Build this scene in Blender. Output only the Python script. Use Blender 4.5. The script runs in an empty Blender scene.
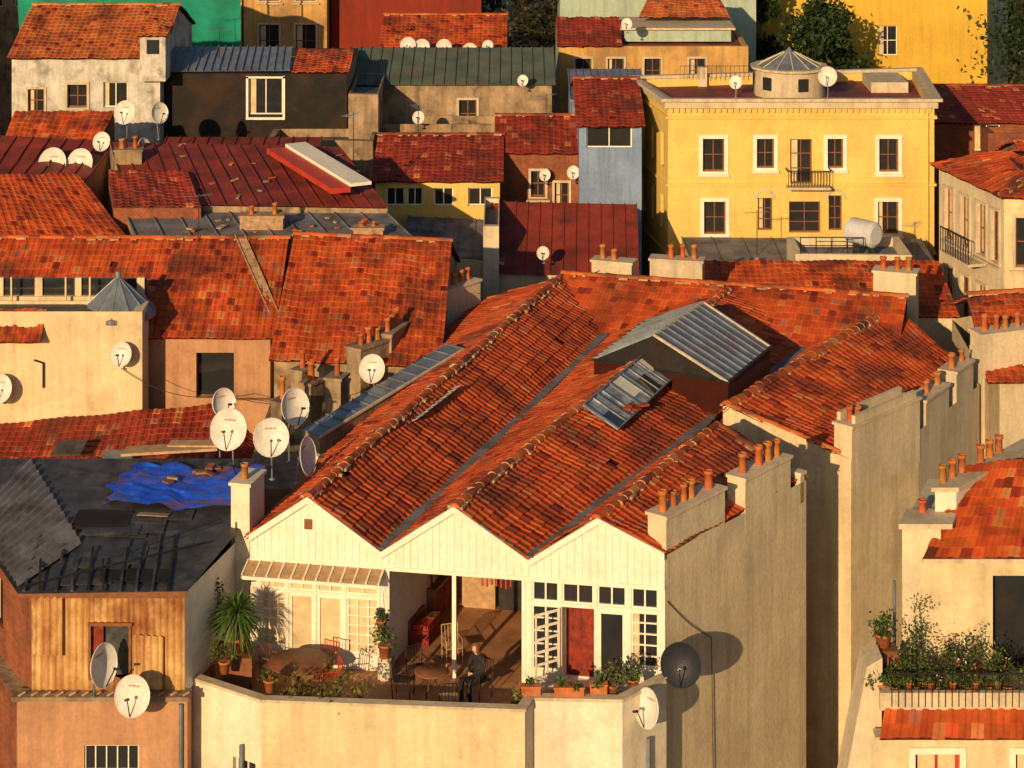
import bpy, math, random
from mathutils import Vector, Matrix
R=random.Random(11)
V=Vector
scene=bpy.context.scene

# ------------------------------------------------------------------ materials
def mk(name,c1,c2=None,scale=1.5,rough=.85,bump=.3,bscale=18,streak=0,dirt=None,dirtamt=.5,dscale=.6,tint=False,metal=0,spec=.3,brick=None,coat=0,scol=None):
    m=bpy.data.materials.new(name); m.use_nodes=True
    nt=m.node_tree; N=nt.nodes; L=nt.links
    b=N['Principled BSDF']; b.inputs['Roughness'].default_value=rough; b.inputs['Metallic'].default_value=metal
    b.inputs['Specular IOR Level'].default_value=spec
    if coat: b.inputs['Coat Weight'].default_value=coat
    tc=N.new('ShaderNodeTexCoord')
    def noise(s,det=5,mp=None):
        n=N.new('ShaderNodeTexNoise'); n.inputs['Scale'].default_value=s; n.inputs['Detail'].default_value=det; n.inputs['Roughness'].default_value=.62
        if mp:
            q=N.new('ShaderNodeMapping'); q.inputs['Scale'].default_value=mp; L.new(tc.outputs['Object'],q.inputs[0]); L.new(q.outputs[0],n.inputs[0])
        else: L.new(tc.outputs['Object'],n.inputs[0])
        return n
    def ramp(src,a,bb,ca=(0,0,0,1),cb=(1,1,1,1)):
        r=N.new('ShaderNodeValToRGB'); r.color_ramp.elements[0].position=a; r.color_ramp.elements[1].position=bb
        r.color_ramp.elements[0].color=ca; r.color_ramp.elements[1].color=cb
        L.new(src,r.inputs[0]); return r.outputs[0]
    def mix(f,a,bb,mode='MIX'):
        x=N.new('ShaderNodeMix'); x.data_type='RGBA'; x.blend_type=mode
        for sock,val in ((x.inputs[0],f),(x.inputs[6],a),(x.inputs[7],bb)):
            if isinstance(val,(int,float)): sock.default_value=val
            elif isinstance(val,tuple): sock.default_value=(*val[:3],1)
            else: L.new(val,sock)
        return x.outputs[2]
    c2=c2 or tuple(x*.75 for x in c1)
    n1=noise(scale)
    col=mix(ramp(n1.outputs[0],.35,.65),c1,c2)
    if brick:
        br=N.new('ShaderNodeTexBrick'); br.inputs['Scale'].default_value=brick
        br.inputs['Color1'].default_value=(1,1,1,1); br.inputs['Color2'].default_value=(.7,.7,.7,1); br.inputs['Mortar'].default_value=(1.3,1.2,1.1,1)
        q=N.new('ShaderNodeMapping'); q.inputs['Rotation'].default_value=(math.radians(90),0,0); L.new(tc.outputs['Object'],q.inputs[0]); L.new(q.outputs[0],br.inputs[0])
        col=mix(1.0,col,br.outputs[0],'MULTIPLY')
    if tint:
        at=N.new('ShaderNodeAttribute'); at.attribute_name='tint'; col=mix(1.0,col,at.outputs['Color'],'MULTIPLY')
    if streak:
        n2=noise(2.2,4,(1.6,1.6,.12)); col=mix(ramp(n2.outputs[0],.45,.72,(0,0,0,1),(streak,)*3+(1,)),col,scol or tuple(x*.33 for x in c1))
    if dirt:
        n3=noise(dscale,7); col=mix(ramp(n3.outputs[0],.5,.66,(0,0,0,1),(dirtamt,)*3+(1,)),col,dirt)
    n5=noise(9,3); col=mix(.35,col,ramp(n5.outputs[0],.3,.7,(.62,.62,.62,1),(1.15,1.15,1.15,1)),'MULTIPLY')
    L.new(col,b.inputs['Base Color'])
    if bump:
        n4=noise(bscale,5); bp=N.new('ShaderNodeBump'); bp.inputs['Strength'].default_value=bump; bp.inputs['Distance'].default_value=.03
        L.new(n4.outputs[0],bp.inputs['Height']); L.new(bp.outputs[0],b.inputs['Normal'])
    return m
T={}
T['tile']=mk('roof_tile',(1,1,1),(.7,.6,.55),scale=.8,rough=.75,bump=.25,bscale=30,tint=True,dirt=(.1,.026,.016),dirtamt=.75,dscale=.4)
T['under']=mk('roof_underlay',(.10,.02,.012))
T['terra']=mk('terracotta',(1,1,1),(.7,.6,.55),scale=4,tint=True)
T['mortar']=mk('mortar',(.52,.34,.19),(.28,.16,.1),scale=5,bump=.8)
T['cream']=mk('cream_stucco',(.76,.62,.38),(.64,.5,.3),scale=.7,streak=.35,dirt=(.38,.28,.17),dirtamt=.4,bump=.4)
T['creamg']=mk('old_cream_stucco',(.74,.62,.42),(.62,.51,.34),scale=.5,streak=.35,dirt=(.42,.34,.26),dirtamt=.5,bump=.5,bscale=14)
T['yellow']=mk('yellow_stucco',(.78,.56,.16),(.7,.48,.13),scale=.3,streak=.2,bump=.2,dirt=(.5,.34,.12),dirtamt=.4)
T['yellow2']=mk('deep_yellow_stucco',(.72,.47,.06),(.62,.38,.05),scale=.3,streak=.25,bump=.2)
T['ochre']=mk('ochre_stucco',(.64,.38,.12),(.46,.26,.09),scale=.6,streak=.5,dirt=(.2,.12,.07),bump=.4)
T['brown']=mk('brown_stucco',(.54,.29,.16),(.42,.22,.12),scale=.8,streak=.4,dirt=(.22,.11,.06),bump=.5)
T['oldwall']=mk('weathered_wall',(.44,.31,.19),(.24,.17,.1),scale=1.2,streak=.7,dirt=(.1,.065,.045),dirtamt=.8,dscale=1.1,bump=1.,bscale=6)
T['brick']=mk('brick_wall',(.34,.11,.05),(.2,.07,.04),scale=1.2,streak=.4,brick=3.2,bump=.5)
T['white']=mk('white_paint',(.86,.8,.68),(.78,.71,.58),scale=2,rough=.6,bump=.08,streak=.12)
T['whitew']=mk('white_wall',(.8,.72,.57),(.7,.61,.46),scale=.9,streak=.25,bump=.4,dirt=(.45,.36,.26),dirtamt=.45)
T['peel']=mk('peeling_white_wall',(.7,.66,.58),(.45,.42,.37),scale=1.6,streak=.5,bump=.7,dirt=(.2,.17,.14),dirtamt=.8,dscale=1.2)
T['blue']=mk('pale_blue_stucco',(.24,.33,.5),(.18,.25,.4),scale=.7,streak=.5)
T['teal']=mk('pale_green_stucco',(.42,.52,.42),(.34,.42,.34),scale=.7,streak=.4)
T['darkred']=mk('dark_red_wall',(.26,.03,.015),(.18,.025,.015),scale=.5,streak=.3)
T['redmetal']=mk('red_sheet_roof',(.3,.045,.025),(.15,.025,.018),scale=.8,rough=.6,bump=.3,dirt=(.08,.025,.02),dirtamt=.8,dscale=.9)
T['tar']=mk('tar_felt',(.028,.028,.033),(.07,.068,.07),scale=1.8,rough=.5,bump=.7,bscale=8,dirt=(.16,.13,.1),dirtamt=.5,dscale=1.7)
T['black']=mk('black_wall',(.012,.011,.011),(.022,.018,.016),scale=1.5,bump=.4,dirt=(.09,.035,.015),dirtamt=.35)
T['metal']=mk('grey_sheet_metal',(.27,.31,.37),(.17,.2,.23),scale=2,rough=.45,metal=.4,bump=.15,dirt=(.2,.1,.05),dirtamt=.45)
T['pane']=mk('frosted_roof_glass',(.42,.46,.5),(.16,.18,.2),scale=2.2,rough=.3,metal=.1,bump=.1,dirt=(.1,.09,.08),dirtamt=.8,dscale=1.4)
T['rust']=mk('rusty_corrugated',(.66,.44,.19),(.42,.22,.07),scale=1.5,rough=.7,bump=.3,streak=.95,scol=(.3,.09,.025),dirt=(.22,.065,.02),dirtamt=.95,dscale=.9)
T['greyroof']=mk('grey_roof',(.24,.24,.25),(.14,.13,.14),scale=1.2,dirt=(.08,.06,.05),dirtamt=.8,dscale=.8,bump=.5)
T['greenroof']=mk('green_grey_roof',(.12,.16,.12),(.08,.1,.08),scale=1.,dirt=(.2,.12,.08))
T['tarp']=mk('blue_tarpaulin',(.02,.12,.8),(.012,.06,.55),scale=2,rough=.4,bump=.6,bscale=5,dirt=(.16,.07,.03),dirtamt=.9,dscale=1.1)
T['gtarp']=mk('green_netting',(.01,.3,.2),(.01,.19,.13),scale=.7,rough=.8,bump=.6,bscale=3)
T['glass']=mk('window_glass',(.02,.025,.03),(.035,.03,.03),scale=.9,rough=.07,bump=0,spec=.6)
T['curt']=mk('curtained_glass',(.72,.57,.34),(.55,.42,.25),scale=2.5,rough=.35,bump=0,spec=.5)
T['redcurt']=mk('red_curtain',(.3,.04,.02),(.12,.02,.015),scale=6,bump=.4)
T['wood']=mk('brown_wood',(.26,.1,.04),(.16,.06,.03),scale=6,rough=.55,bump=.2)
T['palewood']=mk('pale_wood',(.52,.34,.17),(.36,.22,.12),scale=5,rough=.7)
T['floor']=mk('terrace_floor',(.38,.2,.11),(.24,.12,.07),scale=2.,rough=.6,brick=2.)
T['iron']=mk('dark_iron',(.03,.03,.03),(.06,.05,.04),scale=6,rough=.5,metal=.6,bump=.1)
T['dish']=mk('dish_paint',(.76,.74,.7),(.62,.58,.52),scale=2,rough=.45,bump=.05,streak=.25)
T['dishd']=mk('dark_dish_paint',(.018,.02,.032),(.026,.026,.038),scale=4,rough=.5)
T['mark']=mk('faded_red_mark',(.5,.12,.06),(.4,.16,.1),scale=8,bump=0)
T['leaf']=mk('foliage',(1,1,1),(.7,.8,.6),scale=5,tint=True,bump=0,rough=.6)
T['skin']=mk('skin',(.64,.38,.25),(.58,.33,.21),scale=6,rough=.5,bump=.05)
T['cloth']=mk('black_clothes',(.02,.018,.02),(.035,.03,.03),scale=6,rough=.9,bump=.3)
T['hair']=mk('brown_hair',(.26,.11,.035),(.15,.06,.02),scale=20,rough=.5,bump=.4)
T['redp']=mk('red_paint',(.5,.05,.02),(.4,.04,.02),scale=3,rough=.5)
T['ground']=mk('asphalt',(.05,.05,.05),(.065,.06,.055),scale=.3)
T['stone']=mk('pale_stone',(.64,.53,.37),(.5,.41,.28),scale=1.5,streak=.4,bump=.4)
T['tank']=mk('tank_white',(.6,.6,.62),(.5,.5,.52),scale=2,rough=.5)
T['bark']=mk('bark',(.12,.08,.05),(.08,.05,.03),scale=6,bump=.8)

# ------------------------------------------------------------------ mesh builder
class MB:
    def __init__(s): s.v=[];s.f=[];s.m=[];s.c=[];s.sm=[];s.mats=[]
    def mi(s,k):
        if k not in s.mats: s.mats.append(k)
        return s.mats.index(k)
    def face(s,pts,mat,col=(1,1,1),sm=False):
        i=len(s.v); s.v.extend([tuple(p) for p in pts]); s.f.append(tuple(range(i,i+len(pts)))); s.m.append(s.mi(mat)); s.c.append(col); s.sm.append(sm)
    def idx(s,verts,faces,mat,col=(1,1,1),sm=False):
        i=len(s.v); s.v.extend([tuple(p) for p in verts]); k=s.mi(mat)
        for f in faces: s.f.append(tuple(i+a for a in f)); s.m.append(k); s.c.append(col); s.sm.append(sm)
    def obox(s,o,a,b,c,mat,col=(1,1,1)):
        o=V(o);a=V(a);b=V(b);c=V(c)
        vs=[o,o+a,o+a+b,o+b,o+c,o+a+c,o+a+b+c,o+b+c]
        s.idx(vs,[(3,2,1,0),(4,5,6,7),(0,1,5,4),(1,2,6,5),(2,3,7,6),(3,0,4,7)],mat,col)
    def box(s,x0,x1,y0,y1,z0,z1,mat,col=(1,1,1)): s.obox((x0,y0,z0),(x1-x0,0,0),(0,y1-y0,0),(0,0,z1-z0),mat,col)
    def cyl(s,p0,p1,r0,r1,mat,n=10,col=(1,1,1),cap=True):
        p0=V(p0);p1=V(p1);d=(p1-p0).normalized(); a=d.orthogonal().normalized(); b=d.cross(a)
        vs=[]
        for p,r in ((p0,r0),(p1,r1)):
            for i in range(n):
                t=2*math.pi*i/n; vs.append(p+(a*math.cos(t)+b*math.sin(t))*r)
        s.idx(vs,[(i,(i+1)%n,n+(i+1)%n,n+i) for i in range(n)],mat,col,n>6)
        if cap:
            s.face([vs[i] for i in range(n-1,-1,-1)],mat,col); s.face([vs[n+i] for i in range(n)],mat,col)
    def lathe(s,c,prof,mat,n=14,col=(1,1,1)):
        c=V(c);vs=[]
        for r,z in prof:
            for i in range(n):
                t=2*math.pi*i/n; vs.append(c+V((r*math.cos(t),r*math.sin(t),z)))
        fs=[(j*n+i,j*n+(i+1)%n,(j+1)*n+(i+1)%n,(j+1)*n+i) for j in range(len(prof)-1) for i in range(n)]
        s.idx(vs,fs,mat,col,True)
    def build(s,name,par=None):
        me=bpy.data.meshes.new(name); me.from_pydata(s.v,[],s.f)
        for k in s.mats: me.materials.append(T[k])
        me.polygons.foreach_set('material_index',s.m); me.polygons.foreach_set('use_smooth',s.sm)
        at=me.attributes.new('tint','FLOAT_COLOR','FACE'); fl=[]
        for c in s.c: fl.extend((c[0],c[1],c[2],1))
        at.data.foreach_set('color',fl); me.update()
        o=bpy.data.objects.new(name,me); scene.collection.objects.link(o)
        if par: o.parent=par
        return o
def grp(name):
    e=bpy.data.objects.new(name,None); scene.collection.objects.link(e); e.empty_display_size=.1; return e

# ------------------------------------------------------------------ windows & walls
K={
'w':dict(g='glass',f='white',nx=2,ny=2),
'w1':dict(g='glass',f='white',nx=2,ny=1),
'wt':dict(g='glass',f='wood',nx=2,ny=2,t='white',tw=.16,sill='white'),
'wa':dict(g='glass',f='wood',nx=2,ny=3),
'lat':dict(g='curt',f='white',nx=3,ny=6,fw=.05,dep=.08),
'latd':dict(g='glass',f='white',nx=2,ny=5,fw=.045,dep=.08),
'tr':dict(g='glass',f='white',nx=2,ny=1,fw=.05,dep=.08),
'trc':dict(g='curt',f='white',nx=2,ny=1,fw=.05,dep=.08),
'curt':dict(g='curt',f='white',nx=1,ny=1,fw=.08,dep=.08),
'dark':dict(g='redcurt',f='white',nx=1,ny=1,fw=.04,dep=.5),
'door':dict(g='glass',f='white',nx=1,ny=1,fw=.1,dep=.06),
'old':dict(g='glass',f='iron',nx=2,ny=1,dep=.12),
'bars':dict(g='glass',f='white',nx=5,ny=3,fw=.035,dep=.1),
'hole':dict(g='glass',f='wood',nx=1,ny=1,fw=.03,dep=.35),
'red':dict(g='curt',f='redp',nx=2,ny=2,fw=.07,t='white',tw=.14,sill='white'),
'sh':dict(g='glass',f='wood',nx=2,ny=2,fw=.06,t='stone',tw=.1,sill='stone'),
}
def window(M,P,u0,u1,z0,z1,wm,k):
    k=K[k]; d=k.get('dep',.18); fw=k.get('fw',.055)
    for a,b in (((u0,z0),(u1,z0)),((u1,z0),(u1,z1)),((u1,z1),(u0,z1)),((u0,z1),(u0,z0))):
        M.face([P(*a,0),P(*b,0),P(*b,-d),P(*a,-d)],wm)
    M.face([P(u0,z0,-d),P(u1,z0,-d),P(u1,z1,-d),P(u0,z1,-d)],k['g'])
    def bar(a,b,c,e,o0=-d+.002,o1=-d+.045,mt=k['f']):
        p=P(a,c,o0); M.obox(p,P(b,c,o0)-p,P(a,c,o1)-p,P(a,e,o0)-p,mt)
    bar(u0,u0+fw,z0,z1); bar(u1-fw,u1,z0,z1); bar(u0+fw,u1-fw,z0,z0+fw); bar(u0+fw,u1-fw,z1-fw,z1)
    for i in range(1,k['nx']):
        c=u0+(u1-u0)*i/k['nx']; bar(c-fw*.4,c+fw*.4,z0+fw,z1-fw)
    for i in range(1,k['ny']):
        c=z0+(z1-z0)*i/k['ny']; bar(u0+fw,u1-fw,c-fw*.35,c+fw*.35,-d+.002,-d+.038)
    if k['g']=='glass' and u1-u0<1.6 and R.random()<.5 and z1-z0>.8 and d<.4:
        w=(u1-u0)*R.uniform(.15,.3); bar(u0+fw,u0+fw+w,z0+fw,z1-fw,-d+.001,-d+.008,'curt')
    if 't' in k:
        w=k['tw']
        bar(u0-w,u0,z0,z1,0,.05,k['t']); bar(u1,u1+w,z0,z1,0,.05,k['t']); bar(u0-w,u1+w,z1,z1+w,0,.06,k['t']); bar(u0-w,u1+w,z0-w*.7,z0,0,.06,k['t'])
    if 'sill' in k: bar(u0-.2,u1+.2,z0-.2,z0-.12,0,.13,k['sill'])
def facade(M,A,B,z0,z1,mat,ops=(),top=None):
    A=V(A);B=V(B);L=(B-A).length;d=(B-A)/L;n=V((d.y,-d.x))
    def P(u,z,o=0): return V((A.x+d.x*u+n.x*o,A.y+d.y*u+n.y*o,z))
    us=sorted({0,L}|{o[0] for o in ops}|{o[1] for o in ops}); zs=sorted({z0,z1}|{o[2] for o in ops}|{o[3] for o in ops})
    for i in range(len(us)-1):
        for j in range(len(zs)-1):
            cu=(us[i]+us[i+1])/2; cz=(zs[j]+zs[j+1])/2
            if any(o[0]<cu<o[1] and o[2]<cz<o[3] for o in ops): continue
            M.face([P(us[i],zs[j]),P(us[i+1],zs[j]),P(us[i+1],zs[j+1]),P(us[i],zs[j+1])],mat)
    for o in ops:
        if o[4]: window(M,P,*o[:4],mat,o[4])
    if top: M.face([P(0,z1),P(L,z1)]+[P(u,z) for u,z in top],mat)
    return P
def house(name,pts,z0,z1,mat,ops={},flat='greyroof',par=.35,pw=.22,cap=None,grpo=None):
    g=grpo or grp(name); M=MB(); n=len(pts)
    for i in range(n):
        mm=mat[i] if isinstance(mat,(list,tuple)) else mat
        facade(M,pts[i],pts[(i+1)%n],z0,z1,mm,ops.get(i,()))
    M.build('walls',g)
    if flat:
        M=MB(); c=V((sum(p[0] for p in pts)/n,sum(p[1] for p in pts)/n))
        m0=mat[0] if isinstance(mat,(list,tuple)) else mat
        inn=[]
        for p in pts:
            q=V(p); dd=c-q; inn.append(q+dd.normalized()*pw*1.4)
        for i in range(n):
            a,b=pts[i],pts[(i+1)%n]; c0,c1=inn[i],inn[(i+1)%n]
            M.face([(*a,z1),(*b,z1),(*c1,z1),(*c0,z1)],cap or m0)
            M.face([(*c0,z1),(*c1,z1),(*c1,z1-par),(*c0,z1-par)],m0)
        M.face([(*p,z1-par) for p in inn],flat)
        M.build('flat_roof',g)
    return g

# ------------------------------------------------------------------ roofs
def tcol(kind=0):
    r=R.random(); b=R.uniform(.74,1.15)
    if kind==1: base=(.34,.045,.022)
    elif kind==2: base=(.6,.17,.045)
    else: base=(.6,.105,.022)
    if r<.04: base=(.62,.2,.07)
    elif r<.11: base=(.28,.04,.018)
    elif r<.13: base=(.42,.15,.08)
    return (base[0]*b,base[1]*b*R.uniform(.8,1.2),base[2]*b)
PR=[(0,0),(.18,.028),(.42,.028),(.62,0),(1,.004)]
def tiles(M,e0,e1,r1,r0,tw=.25,th=.33,kind=0,sagk=1.0):
    e0,e1,r1,r0=map(V,(e0,e1,r1,r0))
    nrm=(e1-e0).cross(r0-e0)
    if nrm.length<.01: nrm=(e1-e0).cross(r1-e0)
    nrm.normalize()
    if nrm.z<0: nrm=-nrm
    nc=max(2,round(((e1-e0).length+(r1-r0).length)/2/tw)); nr=max(2,round(((r0-e0).length+(r1-e1).length)/2/th))
    ph=R.uniform(0,6); wash=[R.uniform(.86,1.1) for _ in range(nc+1)]
    def pt(u,v,h): 
        sag=sagk*(.06*math.sin(u*8+ph)*math.sin(v*3.1)+.025*math.sin(u*23+v*9+ph))
        return (e0*(1-u)+e1*u)*(1-v)+(r0*(1-u)+r1*u)*v+nrm*(h+sag)
    for i in range(12):
        for j in range(4):
            M.face([pt(i/12,j/4,-.05),pt((i+1)/12,j/4,-.05),pt((i+1)/12,(j+1)/4,-.05),pt(i/12,(j+1)/4,-.05)],'under')
    for j in range(nr):
        v0=j/nr; v1=(j+1.12)/nr
        for i in range(nc):
            if R.random()<.0015: continue
            dz=R.uniform(-.005,.008); t=R.gauss(0,.005); dv=R.gauss(0,.04)/nr
            if R.random()<.008: dv+=R.uniform(-.35,-.1)/nr
            lo=[];hi=[];lp=[]
            for a,h in PR:
                u=(i+a)/nc
                lo.append(pt(u,v0+dv,h+.03+dz+t*a)); hi.append(pt(u,min(v1,1)+dv*.3,h*.9+.004+dz)); lp.append(pt(u,v0+dv,h-.01+dz))
            n=len(PR); vs=lp+lo+hi; c=tcol(kind); c=tuple(q*wash[i] for q in c)
            fs=[(q,q+1,n+q+1,n+q) for q in range(n-1)]+[(n+q,n+q+1,2*n+q+1,2*n+q) for q in range(n-1)]
            M.idx(vs,fs,'tile',c)
def ridge(M,pts,r=.12,kind=0,mort=True):
    pts=[V(p) for p in pts]
    for a,b in zip(pts,pts[1:]):
        L=(b-a).length; d=(b-a)/L; n=max(1,round(L/.4)); side=d.cross(V((0,0,1))).normalized(); up=side.cross(d)
        for i in range(n):
            p=a+d*(L*i/n)+side*R.gauss(0,.02)+up*R.gauss(0,.01); q=a+d*(L*(i+1.15)/n); c=tcol(kind); c=(min(.8,c[0]*1.05),c[1]*1.3+.015,c[2]*1.3+.005)
            vs=[]
            for pp,rr in ((p,r*1.08),(q,r*.95)):
                for k in range(6):
                    t=math.pi*k/5; vs.append(pp+side*math.cos(t)*rr+up*(math.sin(t)*rr*.8+.0))
            M.idx(vs,[(k,k+1,7+k,6+k) for k in range(5)],'tile',c,True)
            M.face([vs[k] for k in range(6)],'mortar' if R.random()<.35 else 'tile',c)
            if mort:
                for sgn in (-1,1):
                    if R.random()<.6:
                        o=p+side*sgn*(r*.85)-up*.04+d*R.uniform(0,.2); M.obox(o-d*.08,d*R.uniform(.08,.34),side*sgn*R.uniform(.04,.11),up*R.uniform(.04,.08)+d*.02,'mortar')
def sheet(M,a,b,c,d,mat,rib=.5,h=.05,w=.04):
    a,b,c,d=map(V,(a,b,c,d)); M.face([a,b,c,d],mat); nrm=(b-a).cross(d-a).normalized()
    if nrm.z<0: nrm=-nrm
    n=max(1,round((b-a).length/rib)); ax=(b-a).normalized()
    for i in range(n+1):
        p=a.lerp(b,i/n); q=d.lerp(c,i/n); M.obox(p-ax*w/2+nrm*.002,ax*w,q-p,nrm*h,mat)
def corr(M,a,b,c,d,mat,wl=.16,amp=.03):
    a,b,c,d=map(V,(a,b,c,d)); nrm=(b-a).cross(d-a).normalized(); n=int((b-a).length/wl*4); vs=[]
    for i in range(n+1):
        h=nrm*amp*math.sin(i*math.pi/2+.4); vs+= [a.lerp(b,i/n)+h,d.lerp(c,i/n)+h]
    M.idx(vs,[(2*i,2*i+2,2*i+3,2*i+1) for i in range(n)],mat,sm=True)
def gable(name,A,B,back,z0,ze,zr,mat,kind=0,ops={},over=.25,grpo=None,roofmat=None,rf=.5):
    A=V(A);B=V(B);bk=V(back); g=house(name,[tuple(A),tuple(B),tuple(B+bk),tuple(A+bk)],z0,ze,mat,ops,flat=None,grpo=grpo)
    d=(B-A).normalized(); bn=bk.normalized(); M=MB()
    rA=A+bk*rf; rB=B+bk*rf; mm=mat[0] if isinstance(mat,(list,tuple)) else mat
    M.face([(*A,ze),(*(A+bk),ze),(*rA,zr)],mm); M.face([(*B,ze),(*(B+bk),ze),(*rB,zr)],mm)
    sl=(zr-ze)/(bk.length*rf)*over
    a=A-d*over*.6-bn*over; b=B+d*over*.6-bn*over; a2=A+bk-d*over*.6+bn*over; b2=B+bk+d*over*.6+bn*over; ra=rA-d*over*.6; rb=rB+d*over*.6
    z=ze-sl+.06
    if roofmat:
        sheet(M,(*a,z),(*b,z),(*rb,zr+.06),(*ra,zr+.06),roofmat); sheet(M,(*b2,z),(*a2,z),(*ra,zr+.06),(*rb,zr+.06),roofmat)
    else:
        tiles(M,(*a,z),(*b,z),(*rb,zr+.06),(*ra,zr+.06),kind=kind); tiles(M,(*b2,z),(*a2,z),(*ra,zr+.06),(*rb,zr+.06),kind=kind,tw=.6,th=.6)
        ridge(M,[(*ra,zr+.08),(*rb,zr+.08)],kind=kind)
    M.build('roof',g); return g

# ------------------------------------------------------------------ small things
def pot(M,p,h=.45,r=.1):
    c=(R.uniform(.45,.62),R.uniform(.13,.22),.05)
    M.lathe(p,[(r*.95,0),(r*.85,h*.8),(r*1.1,h*.82),(r*1.1,h),(r*.8,h),(r*.75,h*.5)],'terra',10,c)
    M.lathe(p,[(r*.78,h*.6),(0.001,h*.6)],'tar',10)
def chimney(c,d,n,z0,z1,mat='creamg',w=.55,sp=.42,skip=(),name='chimney_stack',hp=.45,side=0):
    g=grp(name); M=MB(); c=V(c); d=V(d).normalized(); e=V((-d.y,d.x)); L=n*sp+.2
    o=c-d*L/2-e*w/2
    M.obox((*o,z0),(*(d*L),0),(*(e*w),0),(0,0,z1-z0),mat)
    o2=o-d*.05-e*.05; M.obox((*o2,z1),(*(d*(L+.1)),0),(*(e*(w+.1)),0),(0,0,.08),mat)
    M.build('stack',g); M=MB()
    for i in range(n):
        if i in skip: continue
        p=c+d*((i-(n-1)/2)*sp+R.gauss(0,.03)); pot(M,(p.x,p.y,z1+.08),hp*R.uniform(.7,1.15),R.uniform(.085,.12))
    if M.v: M.build('pots',g)
    return g
def dish(pos,f,r,base=None,mat='dish',mark=True):
    M=MB(); pos=V(pos); f=V(f).normalized(); a=f.cross(V((0,0,1))).normalized(); b=a.cross(f)
    n=24; rings=6
    for off in (0,-.015):
        vs=[pos+f*off]
        for j in range(1,rings+1):
            q=j/rings
            for i in range(n):
                t=2*math.pi*i/n; vs.append(pos+a*math.cos(t)*r*q*.95+b*math.sin(t)*r*q+f*(off+.32*r*q*q))
        fs=[(0,1+i,1+(i+1)%n) for i in range(n)]
        for j in range(rings-1):
            fs+=[(1+j*n+i,1+(j+1)*n+i,1+(j+1)*n+(i+1)%n,1+j*n+(i+1)%n) for i in range(n)]
        M.idx(vs,fs,mat,sm=True)
    rim=[pos+a*math.cos(2*math.pi*i/n)*r*.95+b*math.sin(2*math.pi*i/n)*r+f*.32*r for i in range(n)]
    for i in range(n): M.cyl(rim[i],rim[(i+1)%n],.012,.012,mat,5,cap=False)
    foc=pos+f*r*.95-b*r*.12
    M.cyl(pos-b*r*.98+f*.3*r,foc,.016,.014,'iron',6); M.cyl(foc-f*.02,foc+f*.12,.035,.03,'iron',8); M.cyl(foc-f*.06,foc-f*.02,.045,.045,'dish',8)
    if mark and r>.36:
        for k in range(3):
            p=pos+b*r*.42+a*r*(-.25+.22*k)
            o=p+f*(.32*r*.25+.012); M.obox(o,a*r*.16,b*r*.07,f*.004,'mark')
    bk=pos-f*.14; M.cyl(pos,bk,.05,.04,'iron',8)
    base=V(base) if base else V((bk.x,bk.y,pos.z-r*1.6))
    M.cyl(bk,V((bk.x,bk.y,bk.z-.1)),.028,.028,'metal',8); M.cyl(V((bk.x,bk.y,bk.z-.05)),base,.025,.025,'metal',8)
    M.lathe(base,[(.001,.015),(.09,.015),(.09,-.01)],'metal',8)
    M.build('satellite_dish')
def aerial(x,y,z,h=1.6,a=.5):
    M=MB(); M.cyl((x,y,z),(x,y,z+h),.018,.015,'iron',6); d=V((math.cos(a),math.sin(a),0)); e=V((-d.y,d.x,0)); t=V((x,y,z+h*.95))
    M.cyl(t-d*.5,t+d*.5,.01,.01,'metal',5)
    for k in range(8): p=t+d*(-.5+.14*k); l=.32-.02*k; M.cyl(p-e*l,p+e*l,.006,.006,'metal',4)
    M.build('tv_aerial')
def cable(pts,sag=.4,r=.012):
    M=MB()
    for a,b in zip(pts,pts[1:]):
        a=V(a);b=V(b);p=a
        for k in range(1,9):
            t=k/8; q=a.lerp(b,t)-V((0,0,sag*4*t*(1-t))); M.cyl(p,q,r,r,'iron',4,cap=False); p=q
    M.build('cable')
def debris(cx,cy,zf_,n,rx,ry,mats=('tile','mortar','palewood','greyroof')):
    M=MB()
    for _ in range(n):
        x=cx+R.uniform(-rx,rx);y=cy+R.uniform(-ry,ry);t=R.uniform(0,3.1);l=R.uniform(.1,.4);w=R.uniform(.08,.22)
        M.obox((x,y,zf_(x,y)+.01),(l*math.cos(t),l*math.sin(t),R.uniform(-.03,.06)),(-w*math.sin(t),w*math.cos(t),0),(0,0,R.uniform(.02,.08)),R.choice(mats),tcol())
    M.build('roof_rubble')
def leaves(M,c,rad,n,s,cols,drop=0):
    c=V(c)
    cl=[(V((R.gauss(0,.45)*rad[0],R.gauss(0,.45)*rad[1],R.gauss(0,.45)*rad[2])),R.uniform(.65,1.3)) for _ in range(max(3,n//22))]
    for _ in range(n):
        k,br=R.choice(cl); m=min(rad)*.38
        p=c+k+V((R.gauss(0,m),R.gauss(0,m),R.gauss(0,m)))
        d=V((R.gauss(0,1),R.gauss(0,1),R.gauss(0,1)-drop)).normalized(); e=d.orthogonal().normalized(); e.rotate(Matrix.Rotation(R.uniform(0,6.28),3,d))
        q=R.choice(cols); L=s*R.uniform(.6,1.3); w=L*.28
        M.face([p,p+d*L*.5+e*w,p+d*L,p+d*L*.5-e*w],'leaf',tuple(x*br for x in q))
G1=[(.05,.10,.02),(.08,.13,.03),(.035,.07,.015),(.11,.14,.03)]
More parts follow.
